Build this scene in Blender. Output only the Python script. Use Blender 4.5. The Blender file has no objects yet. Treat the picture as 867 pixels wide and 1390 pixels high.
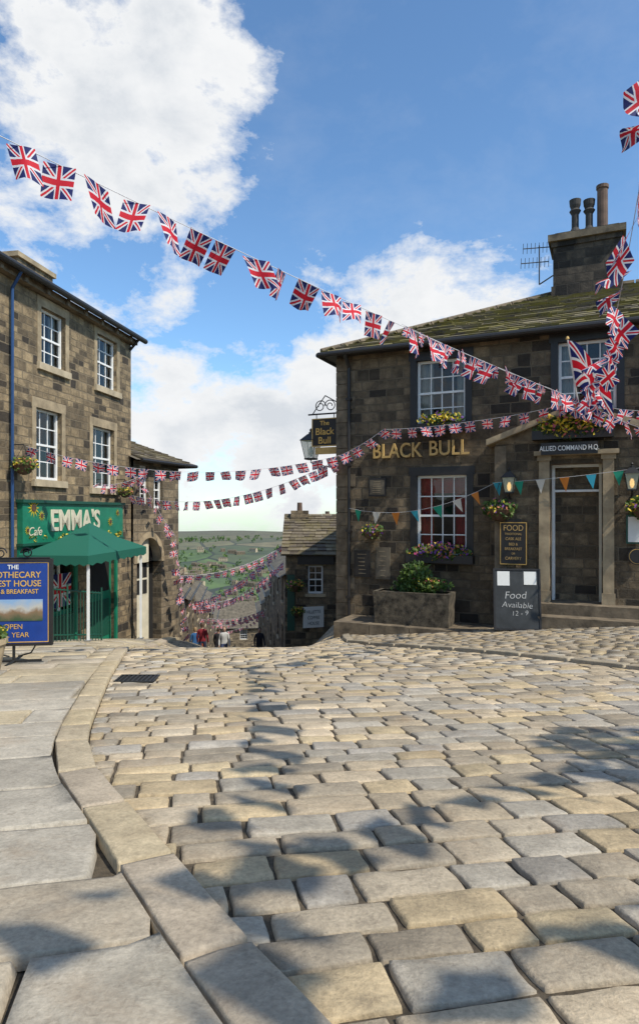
import bpy, math, random
from mathutils import Vector, Matrix, noise
random.seed(11)
R=random.uniform
F=870.0; CX=433.5; HY=697.0
scene=bpy.context.scene
col=scene.collection
SUN=Vector((0.514,-0.386,0.766)).normalized()

# ------------------------------------------------------------ terrain
def sst(a,b,t):
    t=max(0.0,min(1.0,(t-a)/(b-a))); return t*t*(3-2*t)
PROF=[(80,-19.2),(250,-58),(500,-108),(700,-119),(1000,-96),(1400,-61),(1650,-45),(2300,-130),(7000,-420)]
def gz(x,y):
    if y>80:
        z=PROF[-1][1]
        for (a,za),(b,zb) in zip(PROF,PROF[1:]):
            if y<=b:
                t=(y-a)/(b-a); t=t*t*(3-2*t)*.5+t*.5; z=za+(zb-za)*t; break
        k=sst(100,700,y)
        z+=k*9*noise.noise(Vector((x*.003,y*.003,1.3)))+k*3*noise.noise(Vector((x*.012,y*.012,4.3)))
        z+=k*x*-0.006
        return z
    z=-.95-.115*max(y,-20.0)
    e=y-10.4
    ext=0.13*(e if e>1 else (0 if e<-1 else (e+1)**2/4))
    far=sst(18,28,y)
    w=1-sst(-.7,.7,x)*(1-far)
    w*=1-.52*(1-sst(-4.4,-2.8,x))*(1-far)
    z-=ext*w
    z+=.07*max(0.0,min(x,7)-1)*sst(5,11,y)*(1-far)
    return z

# ------------------------------------------------------------ node helpers
def newmat(name):
    m=bpy.data.materials.new(name); m.use_nodes=True
    nt=m.node_tree; b=nt.nodes['Principled BSDF']
    return m,nt,b
def S(nt,sock,v):
    if isinstance(v,bpy.types.NodeSocket): nt.links.new(v,sock)
    else: sock.default_value=v
def M(nt,op,a,b=0.0,c=None):
    n=nt.nodes.new('ShaderNodeMath'); n.operation=op
    S(nt,n.inputs[0],a); S(nt,n.inputs[1],b)
    if c is not None: S(nt,n.inputs[2],c)
    return n.outputs[0]
def c4(c): return tuple(c)+(1.0,) if len(c)==3 else c
def MIX(nt,f,a,b,bt='MIX'):
    n=nt.nodes.new('ShaderNodeMix'); n.data_type='RGBA'; n.blend_type=bt
    S(nt,n.inputs[0],f)
    S(nt,n.inputs[6],c4(a) if isinstance(a,tuple) else a); S(nt,n.inputs[7],c4(b) if isinstance(b,tuple) else b)
    return n.outputs[2]
def RANGE(nt,v,a,b,c,d):
    n=nt.nodes.new('ShaderNodeMapRange'); S(nt,n.inputs[0],v)
    for i,k in enumerate((a,b,c,d)): n.inputs[i+1].default_value=k
    return n.outputs[0]
def NOISE(nt,vec,scale,detail=5,rough=.6,dist=0):
    n=nt.nodes.new('ShaderNodeTexNoise'); n.inputs['Scale'].default_value=scale
    n.inputs['Detail'].default_value=detail; n.inputs['Roughness'].default_value=rough
    n.inputs['Distortion'].default_value=dist
    if vec is not None: nt.links.new(vec,n.inputs['Vector'])
    return n.outputs[0]
def OBJ(nt): return nt.nodes.new('ShaderNodeTexCoord').outputs['Object']
def BUMP(nt,h,strength,dist,bsdf,normal=None):
    n=nt.nodes.new('ShaderNodeBump'); n.inputs['Strength'].default_value=strength
    n.inputs['Distance'].default_value=dist; nt.links.new(h,n.inputs['Height'])
    if normal is not None: nt.links.new(normal,n.inputs['Normal'])
    if bsdf: nt.links.new(n.outputs[0],bsdf.inputs['Normal'])
    return n.outputs[0]

def plain(name,c,rough=.6,var=.18,scale=8,metal=0,bump=.15):
    m,nt,b=newmat(name); o=OBJ(nt)
    n=NOISE(nt,o,scale)
    f=RANGE(nt,n,.3,.7,1-var,1+var)
    cc=MIX(nt,1.0,c4(c),f,'MULTIPLY')
    nt.links.new(cc,b.inputs['Base Color']); b.inputs['Roughness'].default_value=rough
    b.inputs['Metallic'].default_value=metal
    if bump: BUMP(nt,NOISE(nt,o,scale*6,4),bump,.01,b)
    return m

def stonewall(name,c1,c2,mortar,bw=.42,bh=.2,soot=.7,flat=False,black=(.035,.03,.024),msz=.014,stain=.65):
    m,nt,b=newmat(name); o=OBJ(nt)
    sp=nt.nodes.new('ShaderNodeSeparateXYZ'); nt.links.new(o,sp.inputs[0])
    cb=nt.nodes.new('ShaderNodeCombineXYZ')
    if flat:
        nt.links.new(sp.outputs[0],cb.inputs[0]); nt.links.new(sp.outputs[1],cb.inputs[1])
    else:
        # uneven course heights: warp z with a slow wave
        zz=M(nt,'ADD',sp.outputs[2],M(nt,'MULTIPLY',M(nt,'SINE',M(nt,'MULTIPLY',sp.outputs[2],5.3)),.055))
        nt.links.new(M(nt,'ADD',sp.outputs[0],sp.outputs[1]),cb.inputs[0]); nt.links.new(zz,cb.inputs[1])
    nz=nt.nodes.new('ShaderNodeTexNoise'); nz.inputs['Scale'].default_value=5; nz.inputs['Detail'].default_value=5
    nt.links.new(cb.outputs[0],nz.inputs['Vector'])
    vs=nt.nodes.new('ShaderNodeVectorMath'); vs.operation='MULTIPLY_ADD'
    nt.links.new(nz.outputs['Color'],vs.inputs[0]); vs.inputs[1].default_value=(.05,.035,0)
    nt.links.new(cb.outputs[0],vs.inputs[2])
    br=nt.nodes.new('ShaderNodeTexBrick'); nt.links.new(vs.outputs[0],br.inputs['Vector'])
    br.inputs['Scale'].default_value=1; br.inputs['Brick Width'].default_value=bw; br.inputs['Row Height'].default_value=bh
    br.inputs['Mortar Size'].default_value=msz; br.inputs['Mortar Smooth'].default_value=.3
    br.offset=.43; br.squash=.66; br.squash_frequency=3
    br.inputs['Color1'].default_value=(0,0,0,1); br.inputs['Color2'].default_value=(1,1,1,1); br.inputs['Mortar'].default_value=(.5,.5,.5,1)
    r=nt.nodes.new('ShaderNodeValToRGB'); nt.links.new(br.outputs['Color'],r.inputs[0]); r.color_ramp.interpolation='LINEAR'
    e=r.color_ramp.elements; e[0].color=c4(black); e[1].color=c4(tuple(min(.6,k*1.2) for k in c1))
    x=e.new(.22); x.color=c4(c2); x=e.new(.62); x.color=c4(c1)
    big=NOISE(nt,o,.9,4); med=NOISE(nt,o,6,6,.65); fine=NOISE(nt,o,45,5,.7)
    cc=MIX(nt,1.0,r.outputs[0],RANGE(nt,med,.3,.7,.65,1.32),'MULTIPLY')
    cc=MIX(nt,RANGE(nt,NOISE(nt,o,2.6,6,.7),.46,.68,0,stain),cc,c4(black))
    cc=MIX(nt,br.outputs['Fac'],cc,c4(mortar))
    cc=MIX(nt,1.0,cc,RANGE(nt,big,.3,.7,soot,1.15),'MULTIPLY')
    cc=MIX(nt,1.0,cc,RANGE(nt,fine,.3,.7,.75,1.22),'MULTIPLY')
    nt.links.new(cc,b.inputs['Base Color']); b.inputs['Roughness'].default_value=.9
    h=M(nt,'SUBTRACT',1.0,br.outputs['Fac'])
    h=M(nt,'ADD',h,M(nt,'MULTIPLY',med,.8)); h=M(nt,'ADD',h,M(nt,'MULTIPLY',fine,.5)); h=M(nt,'ADD',h,M(nt,'MULTIPLY',br.outputs['Color'],.6))
    BUMP(nt,h,1.0,.03,b)
    return m

def attrstone(name,rough=.85,moss=None,var=.25,wear=True,bump=.4,ml=.46,mh=.6,mf=.85,ochre=.35):
    m,nt,b=newmat(name); o=OBJ(nt)
    a=nt.nodes.new('ShaderNodeAttribute'); a.attribute_name='Col'
    n1=NOISE(nt,o,6,6,.65); n2=NOISE(nt,o,60,5,.7); n3=NOISE(nt,o,.9,3)
    cc=MIX(nt,1.0,a.outputs['Color'],RANGE(nt,n1,.3,.7,1-var,1+var*.8),'MULTIPLY')
    cc=MIX(nt,1.0,cc,RANGE(nt,n2,.3,.7,.74,1.22),'MULTIPLY')
    cc=MIX(nt,1.0,cc,RANGE(nt,n3,.3,.7,.84,1.12),'MULTIPLY')
    if wear:
        n4=NOISE(nt,o,2.2,7,.7,.6)
        cc=MIX(nt,RANGE(nt,n4,.52,.72,0,ochre),cc,(.38,.24,.12))
        n5=NOISE(nt,o,15,6,.75,.3)
        cc=MIX(nt,RANGE(nt,n5,.55,.75,0,.7),cc,(.12,.095,.065))
    if moss:
        n4=NOISE(nt,o,2.0,8,.75,.4)
        cc=MIX(nt,RANGE(nt,n4,ml,mh,0,mf),cc,moss)
    nt.links.new(cc,b.inputs['Base Color']); b.inputs['Roughness'].default_value=rough
    h=M(nt,'ADD',M(nt,'MULTIPLY',n1,1.0),M(nt,'MULTIPLY',n2,.45))
    BUMP(nt,h,bump,.02,b)
    return m

def glassmat():
    m,nt,b=newmat('window_glass'); nt.nodes.remove(b)
    out=nt.nodes['Material Output']
    t=nt.nodes.new('ShaderNodeBsdfTransparent'); t.inputs[0].default_value=(.75,.8,.8,1)
    g=nt.nodes.new('ShaderNodeBsdfGlossy'); g.inputs['Roughness'].default_value=.04
    fr=nt.nodes.new('ShaderNodeFresnel'); fr.inputs[0].default_value=1.5
    f=M(nt,'ADD',fr.outputs[0],.02)
    bn=BUMP(nt,NOISE(nt,OBJ(nt),2.5,2),.12,.03,None); nt.links.new(bn,g.inputs['Normal'])
    mx=nt.nodes.new('ShaderNodeMixShader'); nt.links.new(f,mx.inputs[0]); nt.links.new(t.outputs[0],mx.inputs[1]); nt.links.new(g.outputs[0],mx.inputs[2])
    nt.links.new(mx.outputs[0],out.inputs[0]); return m

def cloth(name,color=None,uj=False,tl=.3):
    m,nt,b=newmat(name); out=nt.nodes['Material Output']
    if uj:
        uv=nt.nodes.new('ShaderNodeTexCoord').outputs['UV']
        sp=nt.nodes.new('ShaderNodeSeparateXYZ'); nt.links.new(uv,sp.inputs[0])
        ax=M(nt,'ABSOLUTE',M(nt,'MULTIPLY',M(nt,'SUBTRACT',sp.outputs[0],.5),1.5)); ay=M(nt,'ABSOLUTE',M(nt,'SUBTRACT',sp.outputs[1],.5))
        mn=M(nt,'MINIMUM',ax,ay)
        d=M(nt,'MULTIPLY',M(nt,'ABSOLUTE',M(nt,'SUBTRACT',ay,M(nt,'MULTIPLY',ax,.667))),.83)
        cc=MIX(nt,M(nt,'LESS_THAN',d,.085),(.012,.02,.13),(.8,.8,.8))
        cc=MIX(nt,M(nt,'LESS_THAN',d,.034),cc,(.65,.012,.03))
        cc=MIX(nt,M(nt,'LESS_THAN',mn,.15),cc,(.8,.8,.8))
        cc=MIX(nt,M(nt,'LESS_THAN',mn,.088),cc,(.65,.012,.03))
    else:
        cc=MIX(nt,0.0,c4(color),c4(color))
    nt.links.new(cc,b.inputs['Base Color']); b.inputs['Roughness'].default_value=.75
    tr=nt.nodes.new('ShaderNodeBsdfTranslucent'); nt.links.new(cc,tr.inputs[0])
    mx=nt.nodes.new('ShaderNodeMixShader'); mx.inputs[0].default_value=tl
    nt.links.new(b.outputs[0],mx.inputs[1]); nt.links.new(tr.outputs[0],mx.inputs[2]); nt.links.new(mx.outputs[0],out.inputs[0])
    return m

def leafmat(name,c,c2):
    m,nt,b=newmat(name); g=nt.nodes.new('ShaderNodeNewGeometry')
    cc=MIX(nt,g.outputs['Random Per Island'],c4(c),c4(c2)); nt.links.new(cc,b.inputs['Base Color']); b.inputs['Roughness'].default_value=.6
    out=nt.nodes['Material Output']
    tr=nt.nodes.new('ShaderNodeBsdfTranslucent'); nt.links.new(cc,tr.inputs[0])
    mx=nt.nodes.new('ShaderNodeMixShader'); mx.inputs[0].default_value=.35
    nt.links.new(b.outputs[0],mx.inputs[1]); nt.links.new(tr.outputs[0],mx.inputs[2]); nt.links.new(mx.outputs[0],out.inputs[0])
    return m

def fieldmat():
    m,nt,b=newmat('field_grass'); o=OBJ(nt)
    vo=nt.nodes.new('ShaderNodeTexVoronoi'); vo.inputs['Scale'].default_value=.011; vo.inputs['Randomness'].default_value=.9
    nt.links.new(o,vo.inputs['Vector'])
    vd=nt.nodes.new('ShaderNodeTexVoronoi'); vd.feature='DISTANCE_TO_EDGE'; vd.inputs['Scale'].default_value=.011; vd.inputs['Randomness'].default_value=.9
    nt.links.new(o,vd.inputs['Vector'])
    sp=nt.nodes.new('ShaderNodeSeparateColor'); nt.links.new(vo.outputs['Color'],sp.inputs[0])
    r=nt.nodes.new('ShaderNodeValToRGB'); nt.links.new(sp.outputs[0],r.inputs[0])
    e=r.color_ramp.elements; e[0].color=(.055,.10,.02,1); e[1].color=(.17,.14,.07,1)
    x=e.new(.3); x.color=(.10,.14,.035,1); x=e.new(.5); x.color=(.04,.065,.022,1); x=e.new(.72); x.color=(.12,.12,.045,1)
    cc=MIX(nt,1.0,r.outputs[0],RANGE(nt,NOISE(nt,o,.03,6),.3,.7,.6,1.3),'MULTIPLY')
    cc=MIX(nt,M(nt,'LESS_THAN',vd.outputs['Distance'],.03),cc,(.022,.03,.014))
    s2=nt.nodes.new('ShaderNodeSeparateXYZ'); nt.links.new(o,s2.inputs[0])
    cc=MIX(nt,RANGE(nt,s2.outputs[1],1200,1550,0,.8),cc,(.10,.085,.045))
    cc=MIX(nt,.06,cc,(.35,.42,.5))  # faint blue-grey distance haze painted evenly into the field colour
    nt.links.new(cc,b.inputs['Base Color']); b.inputs['Roughness'].default_value=1
    return m

MT={}
MT['pub']=stonewall('pub_gritstone',(.20,.148,.088),(.088,.067,.042),(.14,.11,.072),.38,.19,.65,black=(.024,.019,.015),stain=.75)
MT['chim']=stonewall('sooty_chimney_stone',(.09,.07,.05),(.04,.032,.025),(.06,.05,.038),.42,.22,.6,black=(.015,.013,.011),stain=.85)
MT['emma']=stonewall('shop_sandstone',(.34,.25,.14),(.165,.122,.072),(.22,.17,.105),.34,.158,.6,black=(.038,.03,.022),stain=.75)
MT['cot']=stonewall('cottage_stone',(.28,.215,.135),(.14,.108,.068),(.19,.155,.105),.36,.17,.65)
MT['ashlar']=plain('ashlar_stone',(.34,.265,.165),.9,.4,3,bump=.5)
MT['ashdark']=plain('weathered_ashlar',(.155,.12,.078),.9,.55,4,bump=.6)
MT['plantst']=plain('planter_stone',(.085,.07,.048),.95,.8,9,bump=1)
MT['sill']=plain('pale_sill_stone',(.44,.36,.24),.85,.25,4,bump=.3)
MT['blackpaint']=plain('black_paint',(.02,.018,.017),.5,.2,6)
MT['iron']=plain('wrought_iron',(.015,.015,.015),.45,.2,10)
MT['white']=plain('white_paint',(.8,.8,.77),.45,.06,6,bump=.05)
MT['cream']=plain('cream_paint',(.62,.56,.42),.5,.1,5,bump=.1)
MT['green']=plain('green_paint',(.01,.17,.095),.45,.2,4,bump=.1)
MT['dgreen']=plain('dark_green_paint',(.01,.07,.045),.45,.15,4,bump=.1)
MT['canopy']=cloth('green_canopy_fabric',(.012,.13,.085),tl=.15)
MT['blue']=plain('blue_paint',(.02,.06,.16),.4,.1,5,bump=.05)
MT['bluesign']=plain('blue_sign_board',(.012,.05,.26),.4,.12,5,bump=.05)
MT['gold']=plain('gold_paint',(.62,.38,.10),.4,.15,12,bump=.05)
MT['goldd']=plain('gold_letters',(.54,.35,.12),.4,.15,12,bump=.05)
MT['dark']=plain('dark_interior',(.012,.011,.01),.9,.2,3,bump=0)
MT['room']=plain('dim_room',(.04,.032,.025),.9,.6,2,bump=0)
MT['red']=plain('red_curtain',(.4,.02,.025),.8,.2,8)
MT['net']=plain('net_curtain',(.5,.48,.43),.9,.15,14)
MT['glass']=glassmat()
MT['slate']=plain('stone_slate',(.12,.1,.07),.9,.5,3,bump=.4)
MT['chalk']=plain('chalkboard',(.03,.034,.036),.7,.5,4,bump=.05)
MT['paper']=plain('paper',(.72,.72,.68),.8,.05,6,bump=0)
MT['chalkw']=plain('chalk_writing',(.5,.5,.48),.9,.4,40,bump=0)
MT['wood']=plain('brown_timber',(.09,.05,.03),.5,.3,6)
MT['terra']=plain('clay_pot',(.13,.08,.055),.8,.3,5)
MT['potd']=plain('sooty_pot',(.045,.04,.035),.8,.3,5)
MT['bark']=plain('bark',(.09,.07,.05),.95,.4,6,bump=.6)
MT['leaf']=leafmat('leaves',(.03,.08,.015),(.08,.14,.025))
MT['leafy']=leafmat('spring_leaves',(.07,.14,.02),(.16,.24,.04))
MT['yel']=leafmat('yellow_petals',(.75,.5,.02),(.8,.65,.08))
MT['pur']=leafmat('purple_petals',(.12,.03,.3),(.3,.1,.4))
MT['pink']=leafmat('pink_petals',(.6,.08,.25),(.7,.3,.1))
MT['cord']=plain('white_cord',(.6,.6,.6),.8,.1,6,bump=0)
MT['uj']=cloth('union_flag_cloth',uj=True)
for k,c in dict(p1=(.02,.35,.22),p2=(.75,.25,.04),p3=(.05,.45,.6),p4=(.75,.7,.6)).items(): MT[k]=cloth('pennant_'+k,c)
MT['metal']=plain('grey_metal',(.35,.36,.36),.4,.1,8,metal=.6)
MT['setts']=attrstone('stone_setts',.75,bump=.6,ochre=.3)
MT['flags']=attrstone('flagstones',.8,var=.24,bump=.4,ochre=.25)
MT['roof']=attrstone('mossy_slates',.95,moss=(.21,.175,.035),wear=False,ml=.42,mh=.58,mf=.85,bump=.8)
MT['roof2']=attrstone('roof_slates',.9,moss=(.14,.115,.05),wear=False)
MT['dirt']=plain('joint_dirt',(.085,.066,.043),1,.5,25,bump=.6)
MT['field']=fieldmat()
def emis(name,c,s):
    m,nt,b=newmat(name); b.inputs['Base Color'].default_value=c4(c); b.inputs['Emission Color'].default_value=c4(c); b.inputs['Emission Strength'].default_value=s; return m
MT['lamp']=emis('warm_lamp',(1,.62,.2),1.6)
MT['halllamp']=emis('hall_lamp_glow',(1,.6,.2),16)
m,nt,b=newmat('lantern_glass'); b.inputs['Base Color'].default_value=(.55,.62,.5,1); b.inputs['Roughness'].default_value=.15; b.inputs['Alpha'].default_value=.5; MT['lantern']=m
m,nt,b=newmat('photo_print'); o=OBJ(nt); sp=nt.nodes.new('ShaderNodeSeparateXYZ'); nt.links.new(o,sp.inputs[0])
n=NOISE(nt,o,8,5); r=nt.nodes.new('ShaderNodeValToRGB'); nt.links.new(M(nt,'ADD',RANGE(nt,sp.outputs[2],-1.30,-1.04,0,1),M(nt,'MULTIPLY',M(nt,'SUBTRACT',n,.5),.7)),r.inputs[0])
e=r.color_ramp.elements; e[0].color=(.05,.09,.04,1); e[1].color=(.25,.4,.6,1); x=e.new(.4); x.color=(.25,.16,.09,1); x=e.new(.6);x.color=(.5,.48,.42,1)
nt.links.new(r.outputs[0],b.inputs['Base Color']); MT['print']=m

# ------------------------------------------------------------ mesh builder
class B:
    def __init__(s): s.v=[]; s.f=[]; s.m=[]; s.mats=[]; s.uv=None
    def mi(s,k):
        if k not in s.mats: s.mats.append(k)
        return s.mats.index(k)
    def poly(s,pts,k):
        n=len(s.v); s.v+= [tuple(p) for p in pts]; s.f.append(tuple(range(n,n+len(pts)))); s.m.append(s.mi(k))
    def box(s,x0,x1,y0,y1,z0,z1,k,rot=None):
        P=[(x0,y0,z0),(x1,y0,z0),(x1,y1,z0),(x0,y1,z0),(x0,y0,z1),(x1,y0,z1),(x1,y1,z1),(x0,y1,z1)]
        n=len(s.v); s.v+=P; i=s.mi(k)
        for q in ((0,3,2,1),(4,5,6,7),(0,1,5,4),(1,2,6,5),(2,3,7,6),(3,0,4,7)): s.f.append(tuple(n+a for a in q)); s.m.append(i)
    def cyl(s,p0,p1,r0,r1=None,n=10,k='iron',cap=True):
        p0=Vector(p0);p1=Vector(p1); r1=r0 if r1 is None else r1
        d=(p1-p0).normalized(); a=d.orthogonal().normalized(); b=d.cross(a); st=len(s.v); i=s.mi(k)
        for p,r in ((p0,r0),(p1,r1)):
            for j in range(n):
                t=2*math.pi*j/n; s.v.append(tuple(p+a*math.cos(t)*r+b*math.sin(t)*r))
        for j in range(n):
            s.f.append((st+j,st+(j+1)%n,st+n+(j+1)%n,st+n+j)); s.m.append(i)
        if cap:
            s.f.append(tuple(st+j for j in range(n))[::-1]); s.m.append(i); s.f.append(tuple(st+n+j for j in range(n))); s.m.append(i)
    def path(s,pts,r,k,n=6):
        for a,b in zip(pts,pts[1:]): s.cyl(a,b,r,r,n,k)
    def lathe(s,c,prof,k,n=14):
        st=len(s.v); i=s.mi(k)
        for r,z in prof:
            for j in range(n):
                t=2*math.pi*j/n; s.v.append((c[0]+r*math.cos(t),c[1]+r*math.sin(t),c[2]+z))
        for q in range(len(prof)-1):
            for j in range(n):
                s.f.append((st+q*n+j,st+q*n+(j+1)%n,st+(q+1)*n+(j+1)%n,st+(q+1)*n+j)); s.m.append(i)
    def leaves(s,c,rad,n,size,keys,hemi=False):
        for _ in range(n):
            while True:
                p=Vector((R(-1,1),R(-1,1),R(-1,1)))
                if p.length<=1 and not(hemi and p.z<-.2): break
            p=p*(.55+.45*R(0,1)) if R(0,1)<.4 else p
            q=Vector((c[0]+p.x*rad[0],c[1]+p.y*rad[1],c[2]+p.z*rad[2]))
            a=Vector((R(-1,1),R(-1,1),R(-1,1))).normalized(); b2=a.orthogonal().normalized(); sz=size*R(.6,1.3)
            a=a*sz; b2=b2*sz*.55
            s.poly([q-a,q+b2,q+a,q-b2],random.choice(keys))
    def build(s,name,parent=None,smooth=False,loc=None):
        me=bpy.data.meshes.new(name); me.from_pydata(s.v,[],s.f)
        for k in s.mats: me.materials.append(MT[k])
        me.polygons.foreach_set('material_index',s.m)
        if smooth: me.polygons.foreach_set('use_smooth',[True]*len(s.f))
        if s.uv is not None:
            l=me.uv_layers.new(name='UVMap'); 
            flat=[0.0]*(2*len(me.loops))
            for lp in me.loops:
                u=s.uv[lp.vertex_index]; flat[lp.index*2]=u[0]; flat[lp.index*2+1]=u[1]
            l.data.foreach_set('uv',flat)
        me.update(); o=bpy.data.objects.new(name,me); col.objects.link(o)
        if parent: o.parent=parent
        if loc: o.location=loc
        return o

class Fr:
    def __init__(s,name,ox,oy,dx,dy):
        l=math.hypot(dx,dy); s.o=(ox,oy); s.d=(dx/l,dy/l)
        s.e=bpy.data.objects.new(name,None); col.objects.link(s.e)
        s.e.location=(ox,oy,0); s.e.rotation_euler=(0,0,math.atan2(dy,dx)); s.e.empty_display_size=.3
    def w(s,x,y,z):
        dx,dy=s.d; return (s.o[0]+x*dx-y*dy, s.o[1]+x*dy+y*dx, z)
    def sv(s,px,py,out=0.0):
        """image pixel projected onto the assumed wall plane (px, py -> along, height)"""
        dx,dy=s.d; ox=s.o[0]+out*dy; oy=s.o[1]-out*dx
        a=(px-CX)/F; t=(a*oy-ox)/(dx-a*dy); Y=oy+t*dy
        return t,-(py-HY)/F*Y

def wall(b,x0,x1,z0,z1,ops,k,y=0.0,rev=.16,revk=None):
    xs=sorted(set([x0,x1]+[o[0] for o in ops]+[o[1] for o in ops])); zs=sorted(set([z0,z1]+[o[2] for o in ops]+[o[3] for o in ops]))
    for i in range(len(xs)-1):
        for j in range(len(zs)-1):
            cx=(xs[i]+xs[i+1])/2; cz=(zs[j]+zs[j+1])/2
            if any(o[0]<cx<o[1] and o[2]<cz<o[3] for o in ops): continue
            b.poly([(xs[i],y,zs[j]),(xs[i+1],y,zs[j]),(xs[i+1],y,zs[j+1]),(xs[i],y,zs[j+1])],k)
    rk=revk or k
    for a,c,d,e in ops:
        b.poly([(a,y,d),(a,y+rev,d),(a,y+rev,e),(a,y,e)],rk); b.poly([(c,y,d),(c,y,e),(c,y+rev,e),(c,y+rev,d)],rk)
        b.poly([(a,y,e),(a,y+rev,e),(c,y+rev,e),(c,y,e)],rk); b.poly([(a,y,d),(c,y,d),(c,y+rev,d),(a,y+rev,d)],rk)

def sash(par,x0,x1,z0,z1,cols=4,rows=2,curt='net',y=0.0,lower=False,fw=.05,pel=False):
    b=B(); yf=y+.10
    b.box(x0,x0+fw,yf,yf+.07,z0,z1,'white'); b.box(x1-fw,x1,yf,yf+.07,z0,z1,'white')
    b.box(x0+fw,x1-fw,yf,yf+.07,z1-fw,z1,'white'); b.box(x0+fw,x1-fw,yf-.01,yf+.07,z0,z0+fw*1.3,'white')
    zm=(z0+z1)/2; b.box(x0+fw,x1-fw,yf+.01,yf+.06,zm-.022,zm+.022,'white')
    bw=.011
    for i in range(1,cols):
        x=x0+fw+(x1-x0-2*fw)*i/cols
        b.box(x-bw,x+bw,yf+.025,yf+.05,z0+fw*1.3,zm-.022,'white'); b.box(x-bw,x+bw,yf+.025,yf+.05,zm+.022,z1-fw,'white')
    for h0,h1 in ((z0+fw*1.3,zm-.022),(zm+.022,z1-fw)):
        for i in range(1,rows):
            z=h0+(h1-h0)*i/rows; b.box(x0+fw,x1-fw,yf+.027,yf+.048,z-bw,z+bw,'white')
    b.poly([(x0+.02,yf+.037,z0+.02),(x1-.02,yf+.037,z0+.02),(x1-.02,yf+.037,z1-.02),(x0+.02,yf+.037,z1-.02)],'glass')
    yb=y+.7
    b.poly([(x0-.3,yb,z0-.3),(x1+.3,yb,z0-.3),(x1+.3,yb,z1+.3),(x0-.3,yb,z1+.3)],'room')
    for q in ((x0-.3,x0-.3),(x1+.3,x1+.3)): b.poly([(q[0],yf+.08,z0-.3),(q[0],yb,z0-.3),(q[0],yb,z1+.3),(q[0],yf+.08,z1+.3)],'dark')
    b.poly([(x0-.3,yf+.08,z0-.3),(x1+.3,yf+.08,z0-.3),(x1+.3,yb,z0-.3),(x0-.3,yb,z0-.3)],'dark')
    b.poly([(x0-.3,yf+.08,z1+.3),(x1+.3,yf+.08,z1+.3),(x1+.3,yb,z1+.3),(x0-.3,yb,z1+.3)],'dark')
    if curt:
        W=x1-x0
        for sx in (0,1):
            n=12; ww=W*R(.2,.3)
            for i in range(n):
                xa=ww*i/n; xb=ww*(i+1)/n; ya=yf+.13+.02*math.sin(i*1.7); ybb=yf+.13+.02*math.sin((i+1)*1.7)
                if sx: xa,xb=W-xa,W-xb
                b.poly([(x0+xa,ya,z0),(x0+xb,ybb,z0),(x0+xb,ybb,z1),(x0+xa,ya,z1)],curt)
        if pel:
            for i in range(16):
                xa=x0+W*i/16; xb=x0+W*(i+1)/16
                b.poly([(xa,yf+.12+.015*math.sin(i*2),z1-(z1-z0)*.22),(xb,yf+.12+.015*math.sin(i*2+2),z1-(z1-z0)*.22),(xb,yf+.12,z1),(xa,yf+.12,z1)],curt)
    return b.build('sash_window',par)

def text(s,par,x,z,size,k,y=-.01,align='CENTER',sx=1.0,ext=.004,off=0.0,name='lettering',rz=0.0,shear=0):
    c=bpy.data.curves.new(name,'FONT'); c.body=s; c.size=size; c.extrude=ext; c.align_x=align; c.align_y='CENTER'; c.offset=off; c.shear=shear
    c.materials.append(MT[k]); o=bpy.data.objects.new(name,c); col.objects.link(o); o.parent=par
    o.location=(x,y,z); o.rotation_euler=(math.pi/2,0,rz); o.scale=(sx,1,1); return o

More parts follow.
